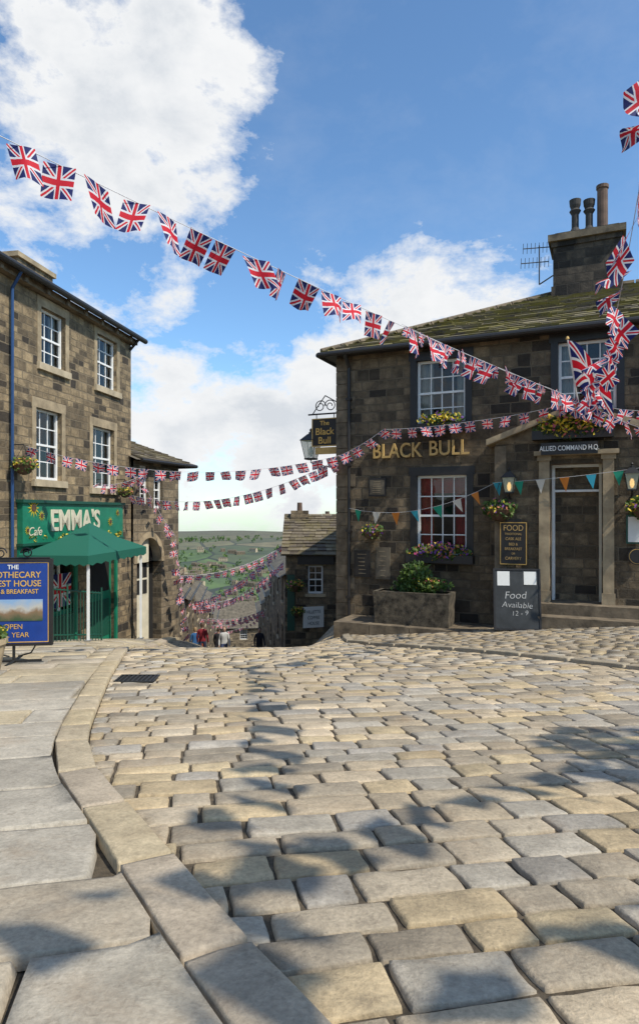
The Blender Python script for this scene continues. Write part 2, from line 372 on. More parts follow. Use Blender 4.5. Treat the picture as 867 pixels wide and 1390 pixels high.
# stone mesh w/ per stone colour
class SM:
    def __init__(s): s.v=[]; s.f=[]; s.c=[]
    def stone(s,q,c,zoff=0,edge=-.05,rnd=.06,hi=True,bumpy=.004,zf=gz,clampf=None,round_=.012,tilt=.004,lev=.004,rag=.009):
        A=[-1,-.97,-.9,-.5,0,.5,.9,.97,1] if hi else [-1,-.92,0,.92,1]
        n=len(A); st=len(s.v); ho=R(-lev,lev); tx=R(-tilt,tilt); ty=R(-tilt,tilt); sd=R(0,100)
        for b in A:
            for a in A:
                k=1-rnd*(abs(a)**6)*(abs(b)**6); u=(a*k+1)/2; v=(b*k+1)/2
                x=(q[0][0]*(1-u)+q[1][0]*u)*(1-v)+(q[3][0]*(1-u)+q[2][0]*u)*v
                y=(q[0][1]*(1-u)+q[1][1]*u)*(1-v)+(q[3][1]*(1-u)+q[2][1]*u)*v
                e=max(abs(a),abs(b)); h=0
                if hi:
                    x+=rag*noise.noise(Vector((x*12,y*12,sd))); y+=rag*noise.noise(Vector((x*12,y*12,sd+9)))
                if e==1: h=edge
                elif e>.91: h=-round_
                elif e>.85: h=-.0015
                else: h=.001
                if e<1: h+=bumpy*noise.noise(Vector((x*9,y*9,sd)))*1.6
                if clampf: x,y=clampf(x,y)
                s.v.append((x,y,zf(x,y)+zoff+h+(ho+tx*a+ty*b)))
        for j in range(n-1):
            for i in range(n-1):
                o=st+j*n+i; s.f.append((o,o+1,o+1+n,o+n))
        s.c+= [c4(c)]*(n*n)
    def slate(s,P,U,V,w,h,t,c):
        P=Vector(P);U=Vector(U);V=Vector(V);N=U.cross(V).normalized(); st=len(s.v)
        lo=P+N*t*1.2; hi_=P+V*h+N*.004
        pts=[lo,lo+U*w,hi_+U*w,hi_]; s.v+=[tuple(p) for p in pts]+[tuple(p-N*t) for p in pts]
        for q in ((0,1,2,3),(0,4,5,1),(1,5,6,2),(2,6,7,3),(3,7,4,0)): s.f.append(tuple(st+a for a in q))
        s.c+=[c4(c)]*8
    def build(s,name,key,parent=None,smooth=True):
        me=bpy.data.meshes.new(name); me.from_pydata(s.v,[],s.f); me.materials.append(MT[key])
        at=me.color_attributes.new('Col','FLOAT_COLOR','POINT'); flat=[x for c in s.c for x in c]; at.data.foreach_set('color',flat)
        if smooth: me.polygons.foreach_set('use_smooth',[True]*len(s.f))
        o=bpy.data.objects.new(name,me); col.objects.link(o)
        if parent: o.parent=parent
        return o
def slates(name,par,key,org,U,V,L,umin,umax,row=.2,wm=.32,cols=((.16,.13,.09),(.10,.08,.06),(.2,.165,.11))):
    sm=SM(); U=Vector(U).normalized(); V=Vector(V).normalized(); v=0; org=Vector(org)
    while v<L:
        a=umin(v/L); e=umax(v/L); u=a-R(0,.1); rw=row*(1.15-.4*v/L)
        while u<e:
            w=wm*R(.6,1.4); c=random.choice(cols); k=R(.75,1.25)
            uu=max(u,a); ww=min(u+w,e)-uu
            if ww>.04: sm.slate(org+U*uu+V*(v+R(-.015,.015)),U,V,ww-.008,rw*1.25,R(.02,.045),tuple(x*k for x in c))
            u+=w
        v+=rw
    return sm.build(name,key,par,False)

# ------------------------------------------------------------ ground sheet
def axis(lo,hi,step,far,g=1.18):
    a=[]; x=lo
    while x<=hi: a.append(x); x+=step
    s=step; x=a[-1]
    while x<far: s=min(s*g,110); x+=s; a.append(x)
    s=step; x=a[0]; pre=[]
    while x>-far: s=min(s*g,200); x-=s; pre.append(x)
    return pre[::-1]+a
xs=axis(-10,12,.4,2600); ys=[y for y in axis(-4,40,.4,6900) if y>-400]
v=[];f=[];mi=[]
for y in ys:
    for x in xs: v.append((x,y,gz(x,y)-.017))
n=len(xs)
for j in range(len(ys)-1):
    for i in range(n-1):
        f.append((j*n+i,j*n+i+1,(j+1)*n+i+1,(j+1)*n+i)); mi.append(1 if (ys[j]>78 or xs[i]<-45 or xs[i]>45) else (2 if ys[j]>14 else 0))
MT['streetsett']=stonewall('street_setts',(.34,.28,.19),(.24,.2,.14),(.12,.1,.07),.28,.18,.85,flat=True,black=(.14,.12,.09),stain=.3)
me=bpy.data.meshes.new('ground'); me.from_pydata(v,[],f)
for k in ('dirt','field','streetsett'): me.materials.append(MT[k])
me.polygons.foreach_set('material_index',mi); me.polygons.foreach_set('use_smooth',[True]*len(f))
go=bpy.data.objects.new('ground',me); col.objects.link(go)

# ------------------------------------------------------------ kerb, road setts, pavement
KP=[(1.0,.1),(.35,.85),(-.167,1.644),(-.449,2.13),(-.754,2.64),(-1.227,3.40),(-1.50,4.15),(-1.84,5.40),(-2.19,6.72),(-2.72,8.9),(-3.09,10.6),(-3.45,13),(-4.0,17),(-4.4,21)]
def kx0(y):
    if y<=KP[0][1]: return KP[0][0]
    for (xa,ya),(xb,yb) in zip(KP,KP[1:]):
        if y<=yb: return xa+(xb-xa)*(y-ya)/(yb-ya)
    return KP[-1][0]
def kx(y): return (kx0(y-.35)+kx0(y-.17)+kx0(y)+kx0(y+.17)+kx0(y+.35))/5
def kback(y):
    d=(kx(y+.1)-kx(y-.1))/.2; return kx(y)-.192*math.hypot(1,d)
def fx(y): return max(.45,.59+(11-y)*.7275)
PAL=[(.48,.385,.26),(.43,.355,.25),(.51,.41,.275),(.37,.305,.215),(.46,.355,.21),(.41,.36,.28),(.30,.25,.18),(.49,.385,.23),(.36,.32,.26)]
def paving(name,key,ang,row,wm,u0,u1,v0,v1,ins,clampf,zoff,gap,pal,rnd,edge,bumpy,wav,hiY,round_,vis,tilt=.004,lev=.004,wv=(.7,1.4),rag=.009):
    sm=SM(); ca,sa=math.cos(ang),math.sin(ang); v=v0
    def T(u,v):
        v2=v+wav*math.sin(u*.9+1)+wav*.6*math.sin(u*.37+v*.4); return (u*ca-v2*sa,u*sa+v2*ca)
    while v<v1:
        rd=row*R(.82,1.2); u=u0+R(0,wm)
        while u<u1:
            w=wm*R(*wv); g=gap; j=lambda: R(-.7,.7)*gap
            q=[T(u+g+j(),v+g+j()),T(u+w-g+j(),v+g+j()),T(u+w-g+j(),v+rd-g+j()),T(u+g+j(),v+rd-g+j())]
            cx=sum(p[0] for p in q)/4; cy=sum(p[1] for p in q)/4
            if vis(cx,cy) and sum(ins(*p) for p in q)+ins(cx,cy)>=2:
                c=random.choice(pal); k=R(.8,1.12)
                sm.stone(q,tuple(min(.62,x*k) for x in c),zoff,edge,rnd,cy<hiY,bumpy,gz,clampf,round_,tilt,lev,rag)
            u+=w
        v+=rd
    return sm.build(name,key)
vis=lambda x,y: y<15.5 and y>.2 and x>-.62*y-2 and x<.62*y+2.5
def cl_road(x,y): return (min(max(x,kx(y)+.012),fx(y)-.012),y)
paving('cobbled_road','setts',math.radians(11),.18,.275,-8,12,-2,18,lambda x,y: kx(y)<x<fx(y),cl_road,0,.0058,PAL,.03,-.032,.0038,.05,7.5,.0055,vis,.003,.004,(.65,1.45),.008)
def cl_fc(x,y): return (max(x,fx(y)+.14),y)
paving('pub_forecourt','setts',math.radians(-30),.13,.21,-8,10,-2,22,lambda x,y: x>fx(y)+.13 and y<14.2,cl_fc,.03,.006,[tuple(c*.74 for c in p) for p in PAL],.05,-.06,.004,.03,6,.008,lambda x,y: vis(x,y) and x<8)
def cl_pv(x,y): return (min(x,kback(y)),y)
paving('flagstone_pavement','flags',math.radians(14),.50,.66,-12,4,-2,20,lambda x,y: x<kback(y) and x>-7.5,cl_pv,.03,.0045,[(.44,.37,.27),(.40,.355,.28),(.46,.385,.26),(.38,.335,.26),(.45,.37,.24)],.006,-.04,.0015,.02,8,.0025,lambda x,y: vis(x,y),.0012,.0015,(.75,1.5),.003)
def kerbline(name,pc,y0,y1,wid,zoff,pal,ln):
    sm=SM(); y=y0
    while y<y1:
        dx=pc(y+.05)-pc(y); L=ln*R(.8,1.25); ty=L/math.hypot(dx/.05,1)
        def off(yy,w):
            d=(pc(yy+.05)-pc(yy-.05))/.1; l=math.hypot(d,1); return (pc(yy)-w/l, yy+w*d/l)
        a0=y+.003; a1=y+ty-.003
        q=[off(a0,wid),off(a0,0),off(a1,0),off(a1,wid)]
        sm.stone(q,random.choice(pal),zoff,-.1,.012,True,.003,gz,None,.006,.001,.0015,.004); y+=ty
    return sm.build(name,'flags')
kerbline('kerb',kx,.3,19,.185,.037,[(.47,.38,.24),(.44,.36,.24),(.49,.395,.24),(.42,.345,.25)],.55)
kerbline('forecourt_kerb',lambda y: fx(y)+.13,1.0,13.4,.14,.045,[(.36,.30,.21),(.32,.27,.19)],.6)
# drain cover
b=B(); x,y=-1.86,6.55; z=gz(x,y)+.012
b.box(x-.2,x+.2,y-.14,y-.12,z,z+.012,'iron'); b.box(x-.2,x+.2,y+.12,y+.14,z,z+.012,'iron'); b.box(x-.2,x-.18,y-.12,y+.12,z,z+.012,'iron'); b.box(x+.18,x+.2,y-.12,y+.12,z,z+.012,'iron')
for i in range(8): b.box(x-.165+i*.045,x-.145+i*.045,y-.12,y+.12,z,z+.01,'iron')
b.box(x-.18,x+.18,y-.12,y+.12,z-.03,z+.001,'dark'); b.build('drain_cover')

# ------------------------------------------------------------ PUB
P=Fr('stone_pub',.373,13.8,.9104,-.4138); pe=P.e
def rc(px0,py0,px1,py1,out=0,F_=P):
    a,_=F_.sv(px0,HY,out); c,_=F_.sv(px1,HY,out); m=(px0+px1)/2
    _,zt=F_.sv(m,py0,out); _,zb=F_.sv(m,py1,out); return (a,c,zb,zt)
ZE=3.40
wU1=rc(565,487,631,576); wU2=rc(757,461,836,556); wL1=rc(565,645,633,755)
PX0=P.sv(672,600,.35)[0]; PX1=2*P.sv(782,600,.35)[0]-PX0
ops=[wU1,wU2,wL1,(wU2[0]+2.6,wU2[1]+2.6,wU2[2],wU2[3]),(6.9,7.9,wL1[2],wL1[3])]
b=B(); wall(b,0,11,-4.5,ZE,ops,'pub',0,.16,'blackpaint')
b.poly([(0,9,-5),(0,0,-5),(0,0,ZE),(0,9,ZE)],'pub'); b.poly([(11,0,-4.5),(11,9,-4.5),(11,9,ZE),(11,0,ZE)],'pub'); b.poly([(11,9,-4.5),(0,9,-4.5),(0,9,ZE),(11,9,ZE)],'pub')
b.build('walls',pe)
for w in (wU1,wU2,ops[3]): sash(pe,*w,cols=4,rows=2,curt='net')
for w in (wL1,ops[4]): sash(pe,*w,cols=4,rows=2,curt='red',pel=True)
b=B()
for (a,c,d,e) in ops:
    t=.13
    b.box(a-t,a,-.02,.03,d-.02,e,'blackpaint'); b.box(c,c+t,-.02,.03,d-.02,e,'blackpaint'); b.box(a-t-.03,c+t+.03,-.025,.03,e,e+.17,'blackpaint'); b.box(a-t-.03,c+t+.03,-.07,.03,d-.15,d-.02,'blackpaint')
b.build('window_surrounds',pe)
b=B(); z=-3; i=0
while z<ZE-.3:
    L=.42 if i%2 else .26; b.box(-.012,L,-.012,(.26 if i%2 else .42),z,z+.26,'ashdark'); z+=.275; i+=1
b.build('quoins',pe)
# roof
ov=.25; rz=5.45
b=B(); b.poly([(-ov,-ov,ZE),(11.3,-ov,ZE),(11.3,4.3,rz),(4.1,4.3,rz)],'slate'); b.poly([(-ov,9.2,ZE),(-ov,-ov,ZE),(4.1,4.3,rz)],'slate'); b.poly([(11.3,9.2,ZE),(-ov,9.2,ZE),(4.1,4.3,rz),(11.3,4.3,rz)],'slate')
b.box(-ov,11.3,-ov+.002,0,ZE-.05,ZE-.004,'blackpaint'); b.box(-ov,0,0,9,ZE-.05,ZE-.004,'blackpaint')
b.build('roof_deck',pe)
Ls=math.hypot(4.55,rz-ZE)
slates('roof_slates',pe,'roof',(0,-ov-.04,ZE+.012),(1,0,0),(0,4.55,rz-ZE),Ls,lambda f:-ov+f*(4.1+ov),lambda f:11.3,.21,.34)
hv=Vector((4.35,0,rz-ZE)); 
slates('roof_hip_slates',pe,'roof',(-ov-.03,9.2,ZE+.012),(0,-1,0),(4.35,0,rz-ZE),hv.length,lambda f:f*4.9,lambda f:9.45-f*4.55,.21,.34)
b=B()
for i in range(14):
    t0=i/14; t1=(i+.94)/14
    p0=Vector((-ov,-ov,ZE+.05)).lerp(Vector((4.1,4.3,rz+.05)),t0); p1=Vector((-ov,-ov,ZE+.05)).lerp(Vector((4.1,4.3,rz+.05)),t1); b.cyl(p0,p1,.07,.07,8,'ashdark')
for i in range(16): b.cyl((4.1+i*.45,4.3,rz+.04),(4.1+i*.45+.42,4.3,rz+.04),.09,.09,8,'ashdark')
b.build('ridge_stones',pe)
b=B(); b.cyl((-ov-.05,-ov-.06,ZE-.03),(11.3,-ov-.06,ZE-.03),.055,.055,10,'blackpaint'); b.cyl((-ov-.06,-ov-.05,ZE-.03),(-ov-.06,9,ZE-.03),.055,.055,10,'blackpaint')
xd=P.sv(475,700)[0]; b.path([(xd,-ov-.06,ZE-.06),(xd,-.07,ZE-.3),(xd,-.07,-2.6)],.04,'blackpaint',8)
for z in (2.4,1.0,-.4,-1.8): b.box(xd-.055,xd+.055,-.12,-.012,z,z+.05,'blackpaint')
b.build('gutter_and_downpipe',pe)
# chimney
c0=P.sv(747,300,-3.9)[0]; c1=P.sv(846,300,-3.9)[0]; ct=P.sv(800,318,-3.9)[1]
b=B(); b.box(c0+.06,c1-.06,3.8,4.8,4.6,ct-.22,'chim'); b.box(c0+.02,c1-.02,3.76,4.84,ct-.22,ct-.10,'chim'); b.box(c0-.05,c1+.05,3.68,4.92,ct-.10,ct+.06,'ashdark'); b.box(c0+.1,c1-.1,3.9,4.7,ct+.06,ct+.16,'chim')
b.box(c0+.02,c1-.02,3.76,4.84,4.6,4.6+.9,'chim')
for px,pt,k,r in ((780,272,'potd',.12),(799,272,'potd',.12),(817,252,'terra',.13)):
    x=P.sv(px,300,-4.3)[0]; zt=P.sv(px,pt,-4.3)[1]; z0=ct+.14; h=zt-z0
    if k=='terra': b.lathe((x,4.3,z0),[(r*1.05,0),(r*.95,h*.1),(r*.92,h*.92),(r*1.1,h*.93),(r*1.1,h),(r*.8,h),(r*.8,h*.8)],k)
    else: b.lathe((x,4.3,z0),[(r*1.1,0),(r*1.1,h*.15),(r*.7,h*.25),(r*.7,h*.6),(r*1.15,h*.7),(r*.8,h*.76),(r*1.05,h*.85),(r*1.15,h),(r*.7,h),(r*.6,h*.8)],k)
b.build('chimney_stack',pe)
# aerial
b=B(); ax=c0-.25; b.path([(c0+.06,3.78,ct-.9),(ax,3.7,ct-1.1),(ax,3.7,ct-.15)],.016,'iron'); 
for (ax2,zz) in ((ax,ct-.2),(ax-.05,ct-.55)):
    b.cyl((ax2-.35,3.5,zz-.05),(ax2+.25,3.9,zz+.05),.013,.013,5,'iron')
    for i in range(8):
        t=i/7; c=Vector((ax2-.35+.6*t,3.5+.4*t,zz-.05+.1*t)); b.cyl(c-Vector((0,.04,.14)),c+Vector((0,.04,.14)),.008,.008,4,'iron')
b.build('tv_aerial',pe)
# porch
YP=-.35
dO=rc(747,667,816,818,.35); tr=rc(747,629,816,664,.35)
zpk=P.sv(782,556,.35)[1]; ze=P.sv(690,600,.35)[1]
xm=(PX0+PX1)/2
b=B(); op=(dO[0],dO[1],dO[2],tr[3]); wall(b,PX0,PX1,-3,ze,[op],'pub',YP,.35,'ashdark')
b.poly([(PX0,YP,ze),(PX1,YP,ze),(xm,YP,zpk)],'ashdark')
b.poly([(PX0,0,-3),(PX0,YP,-3),(PX0,YP,ze),(PX0,0,ze)],'ashdark'); b.poly([(PX1,YP,-3),(PX1,0,-3),(PX1,0,ze),(PX1,YP,ze)],'ashdark')
b.build('porch_walls',pe)
b=B()
def raked(xa,za,xb,zb,y0,y1,t,k):
    b.poly([(xa,y0,za),(xb,y0,zb),(xb,y0,zb+t),(xa,y0,za+t)],k); b.poly([(xa,y0,za+t),(xb,y0,zb+t),(xb,y1,zb+t),(xa,y1,za+t)],k); b.poly([(xa,y1,za),(xb,y1,zb),(xb,y0,zb),(xa,y0,za)],k)
    b.poly([(xa,y0,za),(xa,y0,za+t),(xa,y1,za+t),(xa,y1,za)],k); b.poly([(xb,y0,zb),(xb,y1,zb),(xb,y1,zb+t),(xb,y0,zb+t)],k)
raked(PX0-.15,ze-.06,xm,zpk,YP-.14,0,.11,'ashlar'); raked(xm,zpk,PX1+.15,ze-.06,YP-.14,0,.11,'ashlar')
for x in (dO[0]-.2,dO[1]+.02): b.box(x,x+.18,YP-.07,YP-.002,dO[2]-.05,tr[3]+.06,'ashlar'); b.box(x-.03,x+.21,YP-.10,YP-.002,tr[3]+.06,tr[3]+.15,'ashlar'); b.box(x-.02,x+.2,YP-.09,YP-.072,dO[2]-.05,dO[2]+.2,'ashlar')
b.box(dO[0]-.28,dO[1]+.28,YP-.16,YP-.002,tr[3]+.15,tr[3]+.23,'ashlar')
for x in (PX0-.012,PX1-.2): b.box(x,x+.212,YP-.04,YP-.003,-3,ze-.08,'ashdark')
b.build('porch_mouldings',pe)
b=B(); sg=rc(735,603,811,616,.35); b.box(sg[0],sg[1],YP-.19,YP-.162,sg[2]-.02,sg[3]+.02,'blackpaint'); b.build('porch_name_board',pe)
text('ALLIED COMMAND H.Q.',pe,(sg[0]+sg[1])/2,(sg[2]+sg[3])/2,.125,'white',YP-.196,sx=.72,off=.001)
# door and hall
b=B(); a,c,d,e=dO; yd=YP+.35
b.box(a,a+.05,yd-.1,yd,d,tr[3],'white'); b.box(c-.05,c,yd-.1,yd,d,tr[3],'cream'); b.box(a+.05,c-.05,yd-.1,yd,e,tr[2],'white'); b.box(a+.05,c-.05,yd-.08,yd,tr[3]-.05,tr[3],'white')
b.box(a-.1,a,yd+.01,yd+1.6,d-.05,tr[3],'cream'); b.box(c,c+.1,yd+.01,yd+1.6,d-.05,tr[3],'room'); b.box(a-.1,c+.1,yd+.01,yd+1.6,tr[3],tr[3]+.1,'cream'); b.box(a-.1,c+.1,yd+.01,yd+1.6,d-.1,d-.002,'wood')
x0=a+.26; yy=yd+.45
b.box(a,x0,yy+.06,yy+.09,d,d+.95,'dark'); b.box(a,x0,yy+.1,yy+.12,d+.95,tr[3],'room')
b.box(x0,c,yy,yy+.05,d,e-.02,'blackpaint')
for i in range(2):
    xa=x0+.05+i*(c-x0)/2; xb=x0-.05+(i+1)*(c-x0)/2
    b.box(xa,xb,yy-.012,yy-.001,d+.12,d+.6,'dark')
    for j in range(3):
        zz=d+.78+j*.3; b.box(xa,xb,yy-.012,yy-.001,zz,zz+.24,'room')
b.cyl((x0+.06,yy-.07,d+.95),(x0+.06,yy-.07,d+1.2),.012,.012,6,'gold')
b.box(x0,c,yy+.3,yy+.32,e,tr[3],'cream')
b.build('doorway',pe)
b=B(); b.lathe(((a+c)/2+.1,yd+.25,tr[2]+.16),[(.0,.14),(.08,.12),(.11,.06),(.07,0),(0,-.01)],'halllamp'); b.cyl(((a+c)/2+.1,yd+.25,tr[2]+.28),((a+c)/2+.1,yd+.25,tr[3]),.008,.008,6,'gold'); b.build('hall_lamp',pe)
gs=gz(*P.w((a+c)/2,YP-.6,0)[:2])
b=B(); b.box(a-.32,c+.9,YP-.34,YP-.003,gs-.2,d-.002,'ashdark'); b.box(a-.45,c+1.1,YP-.68,YP-.345,gs-.25,gs+(d-gs)*.5,'ashdark'); b.build('door_steps',pe)
# lettering
for st,pa,pb,yc in (('BLACK',507,573,613),('BULL',583,636,609)):
    xa,_=P.sv(pa,612); xb,_=P.sv(pb,606); zc=P.sv((pa+pb)/2,yc)[1]
    t=text(st,pe,(xa+xb)/2,zc,.42,'goldd',-.06,ext=.025,off=.004)
    bpy.context.view_layer.update(); t.scale=((xb-xa)/max(t.dimensions.x,.1),1,1)
b=B()
for r_,k,k2 in ((rc(501,649,524,674),'blackpaint','slate'),(rc(481,747,503,783),'blackpaint','blackpaint'),(rc(510,743,530,786),'slate','paper')):
    a_,c_,d_,e_=r_; b.box(a_,c_,-.04,-.013,d_,e_,k); b.box(a_+.03,c_-.03,-.046,-.041,d_+.04,e_-.04,k2 if k2!='paper' else 'slate')
    for i in range(6): zz=d_+.08+(e_-d_-.16)*i/5; b.box(a_+.07+R(0,.05),c_-.07-R(0,.06),-.049,-.0465,zz-.005,zz+.005,'ashlar')
b.build('wall_plaques',pe)
# FOOD sign
a_,c_,d_,e_=rc(679,703,715,766,.35); fs=Fr('pub_food_sign',*P.w((a_+c_)/2,YP,0)[:2],*P.d)
b=B(); w=(c_-a_)/2
b.box(-w,w,-.075,-.045,d_,e_-.08,'blackpaint'); b.box(-w*.6,w*.6,-.075,-.045,e_-.08,e_-.02,'blackpaint')
for q in ((-w,-w+.015,d_,e_-.08),(w-.015,w,d_,e_-.08),(-w+.015,w-.015,d_,d_+.015),(-w+.015,w-.015,e_-.095,e_-.08)): b.box(q[0],q[1],-.08,-.076,q[2],q[3],'gold')
b.build('board',fs.e)
H=e_-d_
for tx,fz,sz in (('FOOD',.78,.15),('TRADITIONAL',.655,.055),('CASK ALE',.55,.075),('BED &',.435,.07),('BREAKFAST',.335,.07),('OR',.235,.05),('CARVERY',.13,.08)): text(tx,fs.e,0,d_+H*fz,sz,'goldd',-.081,sx=.85,ext=.001)
b=B(); a_,c_,d_,e_=rc(849,699,880,738,.35); b.box(a_,c_,YP-.07,YP-.045,d_,e_,'dgreen'); b.box(a_+.03,c_-.03,YP-.076,YP-.071,d_+.03,e_-.03,'paper')
x,z=P.sv(864,755,.35); b.cyl((x,YP-.07,z),(x,YP-.05,z),.15,.15,20,'blackpaint'); b.cyl((x,YP-.074,z),(x,YP-.0705,z),.13,.13,20,'gold'); b.cyl((x,YP-.078,z),(x,YP-.0745,z),.12,.12,20,'blackpaint')
b.build('notice_case',pe)

def lantern(name,F_,x,y,z,s=1.0,lit=False,arm=None):
    o=bpy.data.objects.new(name,None); col.objects.link(o); o.location=F_.w(x,y,z); o.rotation_euler=F_.e.rotation_euler
    b=B()
    w0,w1=.09*s,.15*s; h=.34*s
    for sx in (-1,1):
        for sy in (-1,1): b.cyl((sx*w0,sy*w0,0),(sx*w1,sy*w1,h),.008,.008,5,'iron')
    for q in range(4):
        R_=Matrix.Rotation(q*math.pi/2,3,'Z'); b.poly([R_@Vector(p) for p in ((-w0,-w0,0),(w0,-w0,0),(w1,-w1,h),(-w1,-w1,h))],'lantern')
        b.poly([R_@Vector(p) for p in ((-w1*1.15,-w1*1.15,h),(w1*1.15,-w1*1.15,h),(w1*.35,-w1*.35,h+.13*s),(-w1*.35,-w1*.35,h+.13*s))],'iron')
    b.box(-w0*1.1,w0*1.1,-w0*1.1,w0*1.1,-.03*s,0,'iron'); b.lathe((0,0,h+.13*s),[(.05*s,0),(.05*s,.03*s),(.02*s,.05*s),(.035*s,.08*s),(0,.12*s)],'iron',8)
    b.lathe((0,0,.03*s),[(.02*s,0),(.045*s,.06*s),(.045*s,.14*s),(.02*s,.2*s)],'lamp' if lit else 'white',8)
    if arm: b.path([Vector(p) for p in arm],.014,'iron')
    b.build('lantern_body',o); return o
for px,py in ((691,668),(857,664)):
    x,z=P.sv(px,py,.5); lantern('wall_lantern',P,x,YP-.2,z,.78,True,[(0,.18,-.12),(0,.1,-.12),(0,0,-.03)])
x,z=P.sv(422,622,-.3); lantern('street_lamp',P,x,.3,z,1.15,False,[(0,0,-.03),(0,0,-.1),(-x*.5,0,-.2),(-x,0,-.22)])
# hanging pub sign
hs=bpy.data.objects.new('hanging_pub_sign',None); col.objects.link(hs); hs.location=P.w(0,.15,0); hs.rotation_euler=pe.rotation_euler
a_,z1=P.sv(424,569,-.15); _,z0=P.sv(440,606,-.15); c_=-.03
b=B(); b.box(a_,c_,-.03,.03,z0,z1,'blackpaint')
for q in ((a_,c_,z0,z0+.02),(a_,c_,z1-.02,z1),(a_,a_+.02,z0+.02,z1-.02),(c_-.02,c_,z0+.02,z1-.02)): b.box(q[0],q[1],-.038,-.031,q[2],q[3],'goldd')
b.cyl((.1,0,z1+.1),(a_-.1,0,z1+.1),.018,.018,8,'iron')
for i in range(2): x=a_+.1+i*(c_-a_-.2); b.cyl((x,0,z1),(x,0,z1+.1),.01,.01,5,'iron')
def scroll(cx,cz,r,turn,st=0): 
    return [Vector((cx+r*(1-i/26*.8)*math.cos(st+turn*i*.42),0,cz+r*(1-i/26*.8)*math.sin(st+turn*i*.42))) for i in range(24)]
b.path(scroll((a_+c_)/2-.12,z1+.27,.14,1),.011,'iron',5); b.path(scroll((a_+c_)/2+.12,z1+.27,.14,-1,math.pi),.011,'iron',5)
b.path([Vector((a_,0,z1+.1)),Vector((a_+.15,0,z1+.3)),Vector(((a_+c_)/2,0,z1+.5)),Vector((c_-.05,0,z1+.35)),Vector((.05,0,z1+.5))],.012,'iron',5)
b.box(a_+.08,c_-.02,-.02,.02,z0-.17,z0-.02,'goldd'); b.build('sign_and_bracket',hs)
mx_=(a_+c_)/2; h=z1-z0
for tx,fz in (('The',.82),('Black',.52),('Bull',.2)): text(tx,hs,mx_,z0+h*fz,.21 if tx!='The' else .14,'gold',-.04,ext=.002,off=.002)

def basket(F_,px,py,out,y,r=.22,fl=('yel','pur','yel'),nm='hanging_basket',br=True):
    x,z=F_.sv(px,py,out); b=B()
    b.lathe((0,0,0),[(.02,-r*.9),(r*.5,-r*.75),(r*.85,-r*.3),(r,0),(r*.9,.01)],'wood',14)
    b.leaves((0,0,r*.15),(r*1.35,r*1.25,r*.75),300,r*.2,['leaf','leafy']); b.leaves((0,-.03,r*.2),(r*1.35,r*1.25,r*.7),130,r*.17,list(fl))
    b.leaves((0,0,-r*.35),(r*1.15,r*1.05,r*.5),90,r*.16,['leaf','leafy','leaf'])
    if br:
        for t in range(3): b.cyl((r*math.cos(t*2.1),r*math.sin(t*2.1),0),(0,0,r*2),.004,.004,4,'iron')
        b.path([(0,0,r*2),(0,y*-1,r*2),(0,y*-1,r*1.2)],.01,'iron',5)
    o=b.build(nm); o.location=F_.w(x,y,z); o.rotation_euler=F_.e.rotation_euler
basket(P,505,722,.2,-.22,.19,('pur','pink','yel')); basket(P,677,692,.55,-.58,.24,('pink','yel','pur')); basket(P,876,690,.55,-.58,.24)
def wbox(F_,px0,px1,py,out,nm='window_box',fl=('yel','pur'),dens=1.0,hgt=.16):
    x0,z=F_.sv(px0,py,out); x1,_=F_.sv(px1,py,out); b=B(); L=(x1-x0)/2
    b.box(-L,L,-.1,.1,-.16,0,'blackpaint'); n=int(330*dens*L*2)
    b.leaves((0,-.02,.05),(L,.16,hgt),n,.05,['leaf','leafy']); b.leaves((0,-.07,.08),(L,.19,hgt),int(n*.55),.042,list(fl))
    o=b.build(nm); o.location=F_.w((x0+x1)/2,-out,z); o.rotation_euler=F_.e.rotation_euler
wbox(P,567,632,576,.12,fl=('yel','pur','yel'),hgt=.16); wbox(P,552,642,752,.14,fl=('pur','yel','pink'),hgt=.19)
wbox(P,722,832,586,.45,fl=('yel','yel','pink'),dens=1.7,hgt=.24)
# planter + shrub
x0,z1=P.sv(512,800,.55); x1,_=P.sv(614,800,.55); _,z0=P.sv(560,846,.55)
b=B(); L=(x1-x0)/2; h=z1-z0; bt=[(-L,-.27),(L,-.27),(L,.27),(-L,.27)]
for i in range(4):
    p,q=bt[i],bt[(i+1)%4]; b.poly([(p[0]*.95,p[1]*.92,-.1),(q[0]*.95,q[1]*.92,-.1),(q[0],q[1],h),(p[0],p[1],h)],'plantst'); b.poly([(p[0],p[1],h),(q[0],q[1],h),(q[0]*.9,q[1]*.75,h),(p[0]*.9,p[1]*.75,h)],'plantst')
b.poly([(-L*.95,-.22,h-.04),(L*.95,-.22,h-.04),(L*.95,.22,h-.04),(-L*.95,.22,h-.04)],'dirt')
o=b.build('stone_planter'); o.location=P.w((x0+x1)/2,-.55,z0); o.rotation_euler=pe.rotation_euler
b=B(); b.leaves((-.05,0,.3),(.34,.24,.33),1000,.042,['leaf','leaf','leafy','leaf']); b.leaves((-.2,0,.1),(.4,.2,.2),300,.04,['leaf']); b.leaves((.25,0,.16),(.42,.2,.14),400,.045,['leaf','leafy']); b.leaves((.2,-.05,.2),(.45,.2,.14),60,.03,['pink','yel'])
for i in range(8): b.cyl((R(-.1,.1),R(-.05,.05),-.05),(R(-.3,.25),R(-.15,.15),.5),.01,.004,5,'bark')
o=b.build('evergreen_shrub'); o.location=P.w((x0+x1)/2+.1,-.55,z1-.02); o.rotation_euler=pe.rotation_euler
b=B(); xs_=[.35,1.1,1.9,2.7,3.5]
for a_,c_ in zip(xs_,xs_[1:]): b.box(a_+.005,c_-.005,-1.0,-.015,-3.2,z0-.004*a_,'ashdark')
o=b.build('raised_stone_step'); o.location=P.w(0,0,0); o.rotation_euler=pe.rotation_euler
